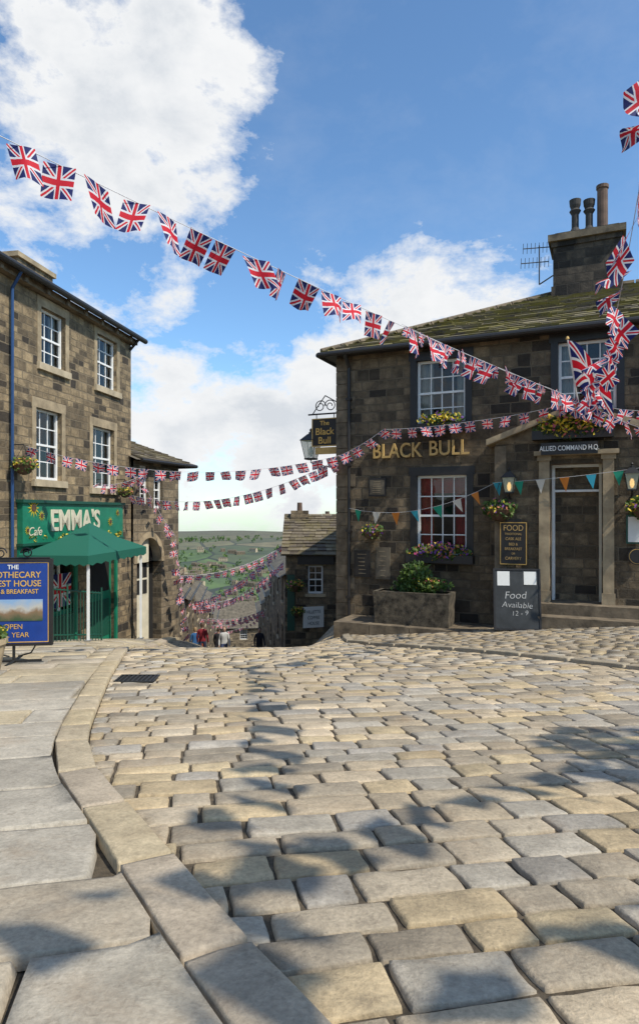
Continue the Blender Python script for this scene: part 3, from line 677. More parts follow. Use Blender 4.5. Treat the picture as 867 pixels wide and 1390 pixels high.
# chalkboard A-board
x,_=P.sv(702,800,1.15); wx,wy,_=P.w(x,-1.15,0); g=gz(wx,wy)+.03
cb_=bpy.data.objects.new('chalkboard_sign',None); col.objects.link(cb_); cb_.location=(wx,wy,g); cb_.rotation_euler=(0,0,pe.rotation_euler[2]+.25)
cf=bpy.data.objects.new('front_panel',None); col.objects.link(cf); cf.parent=cb_; cf.rotation_euler=(math.radians(-9),0,0)
b=B(); W=.37; H=1.04; b.box(-W,W,0,.02,0,H,'chalk')
for q in ((-W-.03,-W,0,H+.03),(W,W+.03,0,H+.03),(-W,W,H,H+.03),(-W,W,-.0,.03)): b.box(q[0],q[1],-.012,.03,q[2],q[3],'blackpaint')
b.box(-.33,-.12,-.006,-.002,H-.27,H-.02,'paper'); b.box(.12,.33,-.006,-.002,H-.25,H-.02,'paper')
b.build('board',cf)
for tx,zz,sz,xo in (('Food',.60,.18,-.03),('Available',.43,.145,.0),('12 - 9',.29,.12,.04)):
    t=text(tx,cf,xo,zz,sz,'chalkw',-.006,ext=.0003,shear=.15,off=-.002); t.rotation_euler=(math.pi/2,R(-.06,.06),0)
b=B(); b.box(-W,W,0,.02,0,H,'blackpaint'); o=b.build('rear_panel',cb_); o.location=(0,.42,0); o.rotation_euler=(math.radians(9),0,0)
# flag on pole
fp=bpy.data.objects.new('flag_on_pole',None); col.objects.link(fp); x,z=P.sv(785,548,.5); fp.location=P.w(x,-.4,z); fp.rotation_euler=pe.rotation_euler
b=B(); b.cyl((0,0,-.1),(-.15,-.75,1.0),.016,.013,8,'white'); b.lathe((-.15,-.75,1.0),[(0,-.02),(.03,.0),(.02,.04),(0,.05)],'gold',8); b.build('pole',fp)
b=B(); b.uv=[]; nu,nv=14,10; i=b.mi('uj')
for u in range(nu+1):
    for v_ in range(nv+1):
        U=u/nu; V=v_/nv; top=Vector((0,0,-.1)).lerp(Vector((-.15,-.75,1.0)),.35+.63*V)
        p=top+Vector((.62*U,.1*U+.06*math.sin(U*9+V*2)*U, -.62*U*(.55+.45*U)+.04*math.sin(U*7)))
        b.v.append(tuple(p)); b.uv.append((U,V))
for u in range(nu):
    for v_ in range(nv):
        o_=u*(nv+1)+v_; b.f.append((o_,o_+nv+1,o_+nv+2,o_+1)); b.m.append(i)
b.build('flag',fp,True)

# ------------------------------------------------------------ CAFE (EMMA'S)
E=Fr('cafe_building',-5.901,11.85,.1776,1.0); ee=E.e
er=lambda *a: rc(*a,0,E)
EL=E.sv(178,600)[0]; EZ=4.60
w1=er(56,424,89,499); w2=er(132,459,159,528); w3=er(49,557,84,652); w4=er(126,581,155,663)
wn=[(-2.4,-1.5,w1[2],w1[3]),(-2.5,-1.5,w3[2],w3[3]),(-5.2,-4.3,w1[2],w1[3]),(-5.3,-4.3,w3[2],w3[3])]
shz=-.62
shop=(E.sv(28,740)[0],E.sv(100,740)[0],-2.2,shz); door=(E.sv(118,740)[0],E.sv(155,740)[0],-3.2,shz)
opsE=[w1,w2,w3,w4]+wn
b=B(); wall(b,-12,EL,-4,EZ,opsE+[shop,door],'emma',0,.16)
b.poly([(EL,0,-4),(EL,6,-4),(EL,6,EZ),(EL,3,EZ+1.9),(EL,0,EZ)],'emma'); b.poly([(-12,6,-4),(-12,0,-4),(-12,0,EZ),(-12,3,EZ+1.9),(-12,6,EZ)],'emma'); b.poly([(EL,6,-4),(-12,6,-4),(-12,6,EZ),(EL,6,EZ)],'emma')
b.build('walls',ee)
for w in opsE: sash(ee,*w,cols=3,rows=2,curt='net')
b=B()
for (a,c,d,e) in opsE:
    b.box(a-.14,c+.14,-.015,.02,e,e+.2,'ashlar'); b.box(a-.14,c+.14,-.07,.03,d-.14,d,'sill')
    b.box(a-.13,a,-.013,.02,d,e,'ashlar'); b.box(c,c+.13,-.013,.02,d,e,'ashlar')
b.box(-12.1,EL+.06,-.16,0,EZ-.14,EZ,'ashdark'); 
for i in range(24): 
    x=-11.8+i*.72
    if x<EL: b.box(x,x+.1,-.22,-.162,EZ-.16,EZ-.02,'ashdark')
b.build('stone_dressings',ee)
b=B(); b.poly([(-12.2,-.3,EZ+.0),(EL+.2,-.3,EZ+.0),(EL+.2,3,EZ+1.95),(-12.2,3,EZ+1.95)],'slate'); b.poly([(EL+.2,6.3,EZ),(-12.2,6.3,EZ),(-12.2,3,EZ+1.95),(EL+.2,3,EZ+1.95)],'slate')
b.cyl((-12.2,-.3,EZ+.0),(EL+.25,-.3,EZ+.0),.065,.065,10,'blackpaint')
x=E.sv(12,600)[0]; b.path([(x,-.3,EZ),(x,-.08,EZ-.35),(x,-.08,-2.9)],.03,'blue',8)
b.cyl((EL-.1,-.3,EZ),(EL-.1,-.02,EZ-.3),.035,.035,8,'blackpaint')
b.build('roof_and_gutter',ee)
ca,cz=E.sv(24,345,-1.2); cc_,_=E.sv(72,350,-1.2)
b=B(); b.box(ca,cc_,1.2,2.1,4.6,cz-.05,'emma'); b.box(ca-.06,cc_+.06,1.14,2.16,cz-.05,cz+.06,'ashlar'); b.build('chimney_stack',ee)
# shop front
b=B(); f0=E.sv(30,700,.1)[0]; f1=E.sv(166,700,.1)[0]; ft=E.sv(100,684,.1)[1]; fb=E.sv(100,733,.1)[1]
b.box(f0,f1,-.12,-.003,fb,ft,'green'); b.box(f0-.05,f1+.05,-.17,-.003,ft,ft+.06,'dgreen'); b.box(f0-.03,f1+.03,-.15,-.003,fb-.05,fb,'dgreen')
for x in (shop[0]-.1,shop[1],door[1]): b.box(x,x+.1,-.05,.1,-3.4,fb-.05,'green')
b.box(shop[0],shop[1],.04,.12,shop[3]-.08,shop[3],'green'); b.box(shop[0],shop[1],.04,.12,-2.2,-2.1,'green'); b.box(shop[0],shop[1],-.03,-.003,-3.4,-2.2,'dgreen')
for i in range(1,4): x=shop[0]+(shop[1]-shop[0])*i/4; b.box(x-.02,x+.02,.05,.1,-2.1,shop[3]-.08,'white')
b.poly([(shop[0],.09,-2.15),(shop[1],.09,-2.15),(shop[1],.09,shop[3]),(shop[0],.09,shop[3])],'glass'); b.poly([(shop[0]-.2,.8,-2.4),(shop[1]+.2,.8,-2.4),(shop[1]+.2,.8,0),(shop[0]-.2,.8,0)],'room')
for i,(u0,u1,z0_,z1_) in enumerate(((.1,.3,-1.9,-1.4),(.5,.7,-1.6,-1.2),(.76,.92,-2.0,-1.5))):
    W_=shop[1]-shop[0]; b.box(shop[0]+u0*W_,shop[0]+u1*W_,.1,.104,z0_,z1_,'paper')
b.box(door[0],door[1],.08,.13,-3.4,shz,'green'); b.box(door[0]+.12,door[1]-.12,.07,.079,-1.9,-.9,'dark'); b.box(door[0]+.12,door[1]-.12,.07,.079,-3.0,-2.1,'dgreen')
b.build('shopfront',ee)
b=B(); b.uv=[]; W_=shop[1]-shop[0]
for (x_,z_) in ((shop[0]+.52*W_,-2.02),(shop[0]+.98*W_,-2.02),(shop[0]+.98*W_,-1.3),(shop[0]+.52*W_,-1.3)): b.v.append((x_,.03,z_)); b.uv.append(((x_-shop[0]-.52*W_)/(.46*W_),(z_+2.02)/.72))
b.f.append((0,1,2,3)); b.m.append(b.mi('uj')); b.build('window_flag',ee)
text("EMMA'S",ee,(E.sv(66,700,.13)[0]+E.sv(138,700,.13)[0])/2,(ft+fb)/2+.02,.62,'cream',-.13,ext=.01,off=.012,sx=.95)
text("Cafe",ee,E.sv(50,716,.13)[0]-.05,fb+.22,.24,'cream',-.13,ext=.003,shear=.3)
b=B()
for px,py,r in ((46,689,.2),(57,700,.12),(150,708,.13),(160,696,.1),(38,720,.1)):
    x,z=E.sv(px,py,.13); z=min(z,ft-.1)
    for t in range(12):
        an=t*math.pi/6; b.poly([(x+.35*r*math.cos(an-.3),-.127-.001*t,z+.35*r*math.sin(an-.3)),(x+r*math.cos(an),-.127-.001*t,z+r*math.sin(an)),(x+.35*r*math.cos(an+.3),-.127-.001*t,z+.35*r*math.sin(an+.3))],'yel')
    b.cyl((x,-.145,z),(x,-.12,z),r*.38,r*.38,12,'wood')
for i in range(30): b.leaves((R(f0+.1,f1-.1),-.128,fb+R(.03,.14)),(.1,.003,.06),6,.04,['leafy','yel'])
b.build('fascia_flowers',ee)
basket(E,33,632,.25,-.25,.2,('pink','yel')); basket(E,170,668,.25,-.25,.16,('pink','yel'))
# wing
Wg=Fr('stone_wing_building',-4.94,17.03,.349,.937); we=Wg.e
WL=Wg.sv(238,700)[0]; WZ=1.42
ao=(Wg.sv(186,700)[0],Wg.sv(219,700)[0]); azs=-1.35
wr=lambda *a: rc(*a,0,Wg)
ww=wr(209,640,221,690); ww1=wr(190,632,202,684)
b=B(); wall(b,0,WL,-6,WZ,[(ao[0],ao[1],-6,azs),(ao[0],ao[1],azs,azs+.75),ww,ww1],'cot',0,.3)
cxm=(ao[0]+ao[1])/2; rr=(ao[1]-ao[0])/2; n=14
for i in range(n):
    t0=math.pi*i/n; t1=math.pi*(i+1)/n; x0_,x1_=cxm-rr*math.cos(t0),cxm-rr*math.cos(t1); h0,h1=azs+.68*math.sin(t0),azs+.68*math.sin(t1)
    b.poly([(x0_,0,h0),(x1_,0,h1),(x1_,0,azs+.75),(x0_,0,azs+.75)],'cot'); b.poly([(x0_,0,h0),(x0_,.3,h0),(x1_,.3,h1),(x1_,0,h1)],'ashlar')
    q=1.25; b.poly([(x0_,-.02,h0),(x1_,-.02,h1),(cxm+(x1_-cxm)*q,-.02,azs+.68*math.sin(t1)*q),(cxm+(x0_-cxm)*q,-.02,azs+.68*math.sin(t0)*q)],'ashlar')
pv=(WL,0)
for i in range(1,7):
    t=i/6*math.pi/2; p=(WL+.6*math.sin(t),.6*(1-math.cos(t))); b.poly([(pv[0],pv[1],-6),(p[0],p[1],-6),(p[0],p[1],WZ),(pv[0],pv[1],WZ)],'cot'); pv=p
b.poly([(pv[0],pv[1],-6),(pv[0],6,-6),(pv[0],6,WZ),(pv[0],pv[1],WZ)],'cot'); b.poly([(pv[0],6,-6),(-1,6,-6),(-1,6,WZ),(pv[0],6,WZ)],'cot')
b.box(ao[0],ao[0]+(ao[1]-ao[0])*.62,.12,.2,-6,azs+.7,'cream'); b.box(ao[0]+(ao[1]-ao[0])*.62,ao[1],.28,.3,-6,azs+.7,'dark')
b.box(ao[0]+.1,ao[0]+(ao[1]-ao[0])*.62-.1,.105,.119,-2.2,azs,'dark')
b.box(ao[0]+.1,ao[0]+(ao[1]-ao[0])*.62-.1,.095,.104,-1.82,-1.77,'cream'); b.box(ao[0]+(ao[1]-ao[0])*.31-.02,ao[0]+(ao[1]-ao[0])*.31+.02,.09,.1045,-2.2,azs,'cream')
b.build('walls',we)
for w in (ww,ww1): sash(we,*w,cols=2,rows=2,curt=None)
b=B(); XR=WL+.75
b.poly([(-.2,-.25,WZ),(XR,-.25,WZ),(XR-1.2,3,WZ+1.3),(-.2,3,WZ+1.3)],'slate'); b.poly([(XR,-.25,WZ),(XR,6.2,WZ),(XR-1.2,3,WZ+1.3)],'slate'); b.cyl((-.0,-.27,WZ),(XR,-.27,WZ),.05,.05,8,'blackpaint'); b.cyl((XR,-.27,WZ),(XR,6,WZ),.05,.05,8,'blackpaint')
b.build('roof_and_gutter',we)
slates('roof_slates',we,'roof2',(0,-.28,WZ+.01),(1,0,0),(0,3.25,1.3),3.5,lambda f:.05,lambda f:XR-1.2*f)

# gazebo
gz_=bpy.data.objects.new('gazebo',None); col.objects.link(gz_)
L1=Vector((-4.43,12.3)); L2=Vector((-4.26,15.3)); inw=Vector((-1.25,.15)); legs=[L1,L2,L2+inw,L1+inw]
zc=-.86; b=B()
for p in legs: g=gz(p.x,p.y); b.box(p.x-.022,p.x+.022,p.y-.022,p.y+.022,g,zc+.05,'white'); b.box(p.x-.06,p.x+.06,p.y-.06,p.y+.06,g+.04,g+.06,'metal')
b.build('legs',gz_)
b=B(); cen=sum(legs,Vector((0,0)))/4; ovs=[cen+(p-cen)*1.12 for p in legs]; ap=(cen.x,cen.y,zc+.66)
mid=[cen+(p-cen)*.55 for p in legs]
for i in range(4):
    p,q=ovs[i],ovs[(i+1)%4]; n=8
    pm,qm=mid[i],mid[(i+1)%4]
    b.poly([(p.x,p.y,zc+.06),(q.x,q.y,zc+.06),(qm.x,qm.y,zc+.31),(pm.x,pm.y,zc+.31)],'canopy'); b.poly([(pm.x,pm.y,zc+.31),(qm.x,qm.y,zc+.31),ap],'canopy')
    for k in range(n):
        a=p.lerp(q,k/n); c=p.lerp(q,(k+1)/n); m_=p.lerp(q,(k+.5)/n)
        b.poly([(a.x,a.y,zc+.06),(c.x,c.y,zc+.06),(c.x,c.y,zc-.1),(m_.x,m_.y,zc-.14),(a.x,a.y,zc-.1)],'canopy')
b.build('canopy',gz_)
b=B(); ra=Vector((-5.15,11.3)); rb=Vector((-4.55,13.4)); n=22
for i in range(n+1):
    p=ra.lerp(rb,i/n); g=gz(p.x,p.y)+.03; r_=.02 if i%11==0 else .009; b.cyl((p.x,p.y,g),(p.x,p.y,g+1.02+(.08 if i%11==0 else 0)),r_,r_,6,'dgreen')
for h in (.12,.98): b.cyl((ra.x,ra.y,gz(*ra)+h+.03),(rb.x,rb.y,gz(*rb)+h+.03),.018,.018,6,'dgreen')
b.build('metal_railing')

# guest house sign
ap_=bpy.data.objects.new('guest_house_sign',None); col.objects.link(ap_); sx_,sy_=-3.69,7.75; g=gz(sx_,sy_)+.04
ap_.location=(sx_,sy_,0); ap_.rotation_euler=(0,0,.12)
zt=-(762-HY)/F*sy_; zb=-(873-HY)/F*sy_; W=.42
b=B(); b.box(-W,W,-.02,.02,zb,zt,'bluesign')
for q in ((-W-.03,-W,zb-.03,zt+.03),(W,W+.03,zb-.03,zt+.03),(-W,W,zt,zt+.03),(-W,W,zb-.03,zb)): b.box(q[0],q[1],-.035,.035,q[2],q[3],'blackpaint')
for q in ((-W+.01,-W+.02,zb+.01,zt-.01),(W-.02,W-.01,zb+.01,zt-.01),(-W+.02,W-.02,zt-.02,zt-.01),(-W+.02,W-.02,zb+.01,zb+.02)): b.box(q[0],q[1],-.024,-.021,q[2],q[3],'gold')
b.box(-.34,.34,-.026,-.021,zb+.27,zb+.53,'print')
b.cyl((-.0,0,g),(0,0,zb),.018,.018,8,'iron'); b.cyl((-.32,0,g+.02),(.32,0,g+.02),.015,.015,8,'iron'); b.cyl((0,-.28,g+.02),(0,.28,g+.02),.015,.015,8,'iron')
b.path([Vector(p) for p in ((-.25,0,zb-.03),(-.2,0,zb-.12),(-.05,0,zb-.16))],.01,'iron'); b.path([Vector(p) for p in ((.25,0,zb-.03),(.2,0,zb-.12),(.05,0,zb-.16))],.01,'iron')
b.path(scroll(-.15,zt+.1,.07,1),.008,'iron',5); b.path(scroll(.15,zt+.1,.07,-1,math.pi),.008,'iron',5); b.cyl((-W,0,zt+.04),(W,0,zt+.04),.01,.01,5,'iron')
b.build('board_and_stand',ap_)
for tx,dz,sz in (('THE',.07,.075),('APOTHECARY',.165,.105),('GUEST HOUSE',.27,.105),('BED & BREAKFAST',.365,.075)): text(tx,ap_,0,zt-dz,sz,'gold' if tx!='THE' else 'white',-.024,ext=.001,off=.001,sx=.95)
for tx,dz,sz in (('OPEN',.2,.085),('ALL YEAR',.1,.085)): text(tx,ap_,0,zb+dz,sz,'gold',-.024,ext=.001)
b=B(); b.lathe((0,0,0),[(.16,0),(.22,.3),(.24,.3),(.24,.36),(.2,.36),(.19,.3)],'ashlar',16); b.leaves((0,0,.4),(.26,.26,.12),300,.04,['leafy','leaf']); b.leaves((0,0,.45),(.26,.26,.12),70,.035,['yel']); o=b.build('flower_tub'); o.location=(-3.66,7.0,gz(-3.66,7.0)+.03)

# ------------------------------------------------------------ cottages down the street
def cottage(name,ox,oy,dx,dy,L,D,z0,h,rise,nw=2,key='cot',storeys=2,chim=True):
    Fq=Fr(name,ox,oy,dx,dy); e=Fq.e; b=B(); ops_=[]
    for s_ in range(storeys):
        for i in range(nw):
            x=L*(i+.5)/nw; zz=z0+.9+s_*(h/storeys); ops_.append((x-.42,x+.42,zz,zz+1.15))
    wall(b,0,L,z0-4,z0+h,ops_,key,0,.14)
    for X,sg in ((0,1),(L,-1)):
        pts=[(X,D,z0-4),(X,0,z0-4),(X,0,z0+h),(X,D/2,z0+h+rise),(X,D,z0+h)]; b.poly(pts if sg>0 else pts[::-1],key)
    b.poly([(L,D,z0-4),(0,D,z0-4),(0,D,z0+h),(L,D,z0+h)],key); b.build('walls',e)
    b=B()
    for o_ in ops_:
        b.box(o_[0]-.1,o_[1]+.1,-.02,.02,o_[3],o_[3]+.16,'ashlar'); b.box(o_[0]-.1,o_[1]+.1,-.06,.02,o_[2]-.1,o_[2],'sill')
    q=(-.2,L+.2)
    b.poly([(q[0],-.25,z0+h-.05),(q[1],-.25,z0+h-.05),(q[1],D/2,z0+h+rise+.05),(q[0],D/2,z0+h+rise+.05)],'slate'); b.poly([(q[1],D+.25,z0+h-.05),(q[0],D+.25,z0+h-.05),(q[0],D/2,z0+h+rise+.05),(q[1],D/2,z0+h+rise+.05)],'slate')
    b.cyl((-.2,-.27,z0+h-.06),(L+.2,-.27,z0+h-.06),.05,.05,6,'blackpaint')
    if chim:
        b.box(L-.9,L-.1,D/2-.35,D/2+.35,z0+h+rise-.4,z0+h+rise+.9,key); b.box(L-.95,L-.05,D/2-.4,D/2+.4,z0+h+rise+.9,z0+h+rise+1.0,'ashlar')
        for k in (-.2,.2): b.cyl((L-.5+k,D/2,z0+h+rise+1),(L-.5+k,D/2,z0+h+rise+1.4),.1,.09,8,'terra')
    b.build('roof_and_trim',e)
    for o_ in ops_: sash(e,*o_,cols=3,rows=2,curt='net')
    return Fq
C=Fr('coffee_house',-1.16,22.0,1,0); ce=C.e
cr=lambda *a: rc(*a,0,C)
cw=cr(418,768,438,806); CZ=C.sv(420,752)[1]
b=B(); wall(b,0,5,-8,CZ,[cw],'cot',0,.14)
b.poly([(0,4,-8),(0,0,-8),(0,0,CZ),(0,2,CZ+1.25),(0,4,CZ)],'cot'); b.poly([(5,0,-8),(5,4,-8),(5,4,CZ),(5,2,CZ+1.25),(5,0,CZ)],'cot')
b.build('walls',ce); sash(ce,*cw,cols=2,rows=2,curt=None)
b=B(); b.poly([(-.15,-.2,CZ-.05),(5,-.2,CZ-.05),(5,2,CZ+1.3),(-.15,2,CZ+1.3)],'slate'); b.poly([(5,4.2,CZ-.05),(-.15,4.2,CZ-.05),(-.15,2,CZ+1.3),(5,2,CZ+1.3)],'slate')
a,c,d,e=cr(404,754,453,766); b.box(a,c,-.08,-.02,d,e,'blackpaint')
b.box(cw[0]-.1,cw[1]+.1,-.02,.02,cw[3],cw[3]+.15,'ashlar'); b.box(cw[0]-.1,cw[1]+.1,-.06,.02,cw[2]-.1,cw[2],'sill')
b.box(.1,.75,1.7,2.3,CZ+.9,CZ+1.5,'cot'); b.cyl((.42,2,CZ+1.5),(.42,2,CZ+1.8),.1,.09,8,'terra')
a,c,d,e=cr(390,780,400,856); b.box(a,c,-.03,.02,d,e,'dgreen')
b.build('roof_and_trim',ce)
slates('roof_slates',ce,'roof2',(0,-.23,CZ-.03),(1,0,0),(0,2.2,1.35),2.6,lambda f:-.15,lambda f:5)
a,c,d,e=cr(408,822,437,850); o=bpy.data.objects.new('coffee_house_sign',None); col.objects.link(o); o.location=C.w((a+c)/2,-.05,0); o.rotation_euler=(0,0,.35)
b=B(); b.box(-(c-a)/2,(c-a)/2,-.23,-.2,d,e,'paper'); b.cyl((-.25,-.2,d+.05),(-.25,.2,d+.05),.012,.012,5,'iron'); b.cyl((.25,-.2,d+.05),(.25,.1,d+.05),.012,.012,5,'iron'); b.build('board',o)
for tx,fz,sz in (('VILLETTE',.75,.15),('COFFEE',.47,.15),('HOUSE',.2,.15)): text(tx,o,0,d+(e-d)*fz,sz,'blackpaint',-.235,ext=.001,sx=.85)
basket(C,401,795,.4,-.4,.25,('pink','yel')); basket(C,404,830,.4,-.4,.2,('pink','yel'),)

def rx(y): return -1.35-.125*(y-26)
def lx(y): return -5.5-.122*(y-24)
y=26.6
for L,h in ((6.5,4.3),(7,5.6),(7.5,5.2),(8,5.6),(8,5.4)):
    y2=y+L*.992; z0=gz((rx(y)+rx(y2))/2-1,(y+y2)/2); cottage('stone_cottage',rx(y2),y2,.124,-.992,L,5.5,z0,h,1.7,2); y=y2+.15
y=23.5
for L,h in ((5.5,2.6),(7,3.7),(7.5,4.4),(8,4.9),(8,5.2),(8,5.2)):
    z0=gz(lx(y+L/2)+1,y+L/2); cottage('stone_cottage',lx(y),y,-.121,.992,L,5.5,z0,h,1.6,2); y+=L*.992+.15
cottage('stone_cottage',-13,76,1,.12,8,6,gz(-9,76),4.6,1.8,3); cottage('stone_cottage',-20,92,1,-.1,12,6,gz(-14,92)+1,4.8,2,4)

# distant village + trees
b=B()
def dist_house(x,y,an,L,D,h):
    z=gz(x,y); ca,sa=math.cos(an),math.sin(an)
    T=lambda u,v,w:(x+u*ca-v*sa,y+u*sa+v*ca,z+w)
    k=random.choice(['cot','cot','sill','ashlar'])
    for q in (((0,0),(L,0)),((L,0),(L,D)),((L,D),(0,D)),((0,D),(0,0))): b.poly([T(*q[0],-3),T(*q[1],-3),T(*q[1],h),T(*q[0],h)],k)
    r=h+D*.33; b.poly([T(0,0,h),T(L,0,h),T(L,D/2,r),T(0,D/2,r)],'slate'); b.poly([T(L,D,h),T(0,D,h),T(0,D/2,r),T(L,D/2,r)],'slate'); b.poly([T(0,D,h),T(0,0,h),T(0,D/2,r)],k); b.poly([T(L,0,h),T(L,D,h),T(L,D/2,r)],k)
    n=max(2,int(L/3))
    for i in range(n):
        u=L*(i+.5)/n
        for w in (1.2,3.6): b.poly([T(u-.5,-.05,w),T(u+.5,-.05,w),T(u+.5,-.05,w+1.3),T(u-.5,-.05,w+1.3)],'dark')
for i in range(85):
    Y=110+i*16+R(-10,10) if i<30 else R(600,1120); a0=R(-.5,.3); an=R(-.5,.5)
    for k in range(random.randint(2,7)):
        dist_house(a0*Y+k*9.5*math.cos(an),Y+k*9.5*math.sin(an),an,R(7,9.4),6,R(4.5,6))
for i in range(150): Y=R(540,1300); dist_house(R(-.5,.35)*Y,Y,R(-.7,.7),R(7,18),6,5)
b.build('distant_village')
b=B()
for i in range(3300):
    Y=R(150,1450) if i<2900 else R(100,500); X=R(-.55,.4)*Y; cl=noise.noise(Vector((X*.008,Y*.008,0)))
    if cl<.03 and R(0,1)<.76: continue
    z=gz(X,Y); r=R(2.5,5); b.leaves((X,Y,z+r*.9),(r,r,r*1.1),16,r*.5,['leaf','leaf','leaf','leafy'])
b.build('distant_trees')

# ------------------------------------------------------------ trees
def tree(name,x,y,zb,H,spread,n,keys,seed,leaf=.09):
    random.seed(seed); b=B(); base=Vector((0,0,0)); p=base; r=H*.028
    pts=[base]
    for i in range(5): p=p+Vector((R(-.12,.12),R(-.12,.12),H*.13)); pts.append(p.copy())
    for i in range(5): b.cyl(pts[i],pts[i+1],r*(1-i*.14),r*(1-(i+1)*.14),9,'bark')
    ends=[]
    for i in range(11):
        s_=pts[random.randint(2,5)]; an=i*2.4; d=Vector((math.cos(an),math.sin(an),R(.3,1.1))).normalized()
        m_=s_+d*spread*.5; e_=m_+(d+Vector((R(-.3,.3),R(-.3,.3),.25))).normalized()*spread*.5
        b.cyl(s_,m_,r*.4,r*.25,6,'bark'); b.cyl(m_,e_,r*.25,r*.08,5,'bark'); ends+= [m_,e_]
        for k in range(3):
            t_=m_+Vector((R(-1,1),R(-1,1),R(-.2,1)))*spread*.35; b.cyl(m_,t_,r*.12,r*.04,4,'bark'); ends.append(t_)
    ends.append(pts[-1]+Vector((0,0,H*.15)))
    for e_ in ends:
        q=R(.5,1)*spread*.3; b.leaves(e_,(q,q,q*.75),n,leaf,keys)
    o=b.build(name); o.location=(x,y,zb); return o
tree('tree',13.4,26,-2.0,12.4,4.2,330,['leafy','leafy','leaf'],5,.16)
tree('tree',7.4,.3,-.7,6.2,2.6,120,['leafy','leaf'],9,.10)
tree('tree',4.9,-3.3,-.4,5.6,1.5,90,['leafy','leaf'],15,.09)
random.seed(21)

# ------------------------------------------------------------ bunting
def bunting(name,pts,sags,spacing,w,h,kind='uj',seed=1,wind=.5,cord=.004):
    random.seed(seed); path=[]
    for (p,q),sg in zip(zip(pts,pts[1:]),sags):
        p=Vector(p);q=Vector(q); n=max(8,int((q-p).length/.15))
        for i in range(n+1):
            t=i/n; path.append(p.lerp(q,t)-Vector((0,0,sg*4*t*(1-t))))
    b=B(); b.uv=[]
    for a,c in zip(path[::2],path[2::2]):
        if (c-a).length<1e-4: continue
        k=len(b.v); b.cyl(a,c,cord,cord,4,'cord',False); b.uv+=[(0,0)]*(len(b.v)-k)
    L=0; nxt=spacing*.5; pen=['p1','p4','p2','p3']; fi=0
    for a,c in zip(path,path[1:]):
        seg=(c-a).length
        while seg>0 and L+seg>=nxt:
            pos=a.lerp(c,(nxt-L)/seg); t=(c-a).normalized(); nxt+=spacing*R(.85,1.18)
            an=R(-wind,wind)+wind*.25; yaw=R(-.6,.6)*wind*1.8
            dn=Vector((0,0,-1)); dn=(dn-t*dn.dot(t)).normalized()
            dn=(Matrix.Rotation(an,3,t)@dn)
            dn=(Matrix.Rotation(R(-.35,.2)*wind*1.6,3,t.cross(dn))@dn)
            th=(Matrix.Rotation(yaw,3,dn)@t); nn=th.cross(dn)
            ph=R(0,6); am=h*R(.04,.2); sk=R(-.25,.25)
            G=6; st=len(b.v); ww=w*R(.72,1.0)
            key='uj' if kind=='uj' else pen[fi%4]; fi+=1
            if kind=='uj':
                for j in range(G+1):
                    for i in range(G+1):
                        u=i/G;v_=j/G
                        p=pos+th*(u-.5)*ww*(1-.5*v_*abs(sk))+dn*h*v_+th*sk*v_*h+nn*(am*math.sin(ph+u*5+v_*1.5)*(.25+v_))
                        b.v.append(tuple(p)); b.uv.append((u,1-v_))
                mi_=b.mi(key)
                for j in range(G):
                    for i in range(G):
                        o_=st+j*(G+1)+i; b.f.append((o_,o_+1,o_+G+2,o_+G+1)); b.m.append(mi_)
            else:
                b.v+= [tuple(pos-th*ww/2),tuple(pos+th*ww/2),tuple(pos+dn*h+nn*am)]; b.uv+=[(0,0)]*3; b.f.append((st,st+1,st+2)); b.m.append(b.mi(key))
        L+=seg
    return b.build(name,None,True)
KX,KZ=P.sv(790,545,.5); KN=P.w(KX,-.5,KZ)
bunting('bunting',[(-7.4,1.27,4.22),KN],[.24],.34,.30,.31,seed=3,wind=.65)
bunting('bunting',[(3.4,-4.0,4.6),(2.62,5,3.35),KN],[.25,.72],.29,.28,.3,seed=4,wind=.8)
x_,z_=E.sv(36,606,.1)
def pw(px,py,out): x,z=P.sv(px,py,out); return P.w(x,-out,z)
bunting('bunting',[E.w(x_,-.1,z_),pw(462,618,.5),pw(520,583,.4),pw(640,572,.4),pw(770,548,.5)],[.42,.04,.03,.03],.30,.24,.2,seed=5)
bunting('bunting',[E.w(E.sv(172,668,.1)[0],-.1,.50),pw(462,622,.1)],[.5],.30,.25,.22,seed=6)
bunting('bunting',[pw(545,440,1.2),KN],[.05],.3,.22,.22,seed=7,wind=.9)
bunting('bunting',[E.w(E.sv(130,640,.1)[0],-.1,.7),Wg.w(.1,-.15,1.0),Wg.w(1.2,-.5,-.6),Wg.w(WL,-.5,-3.6)],[.1,.1,.15],.28,.22,.22,seed=8,wind=.8)
bunting('bunting',[KN,P.w(8.5,-.3,2.6)],[.5],.29,.25,.26,seed=9)
bunting('bunting',[KN,P.w(6.5,-1.6,1.1)],[.1],.28,.22,.24,seed=19,wind=.9)
a=P.w(P.sv(474,690,.1)[0],-.1,P.sv(474,690,.1)[1]); c=P.w(P.sv(672,650,.5)[0],-.5,P.sv(672,655,.5)[1]); d=P.w(PX1+.2,-.5,P.sv(860,628,.5)[1])
bunting('pennant_bunting',[a,c,d],[.28,.05],.42,.2,.26,kind='p',seed=10,wind=.25)
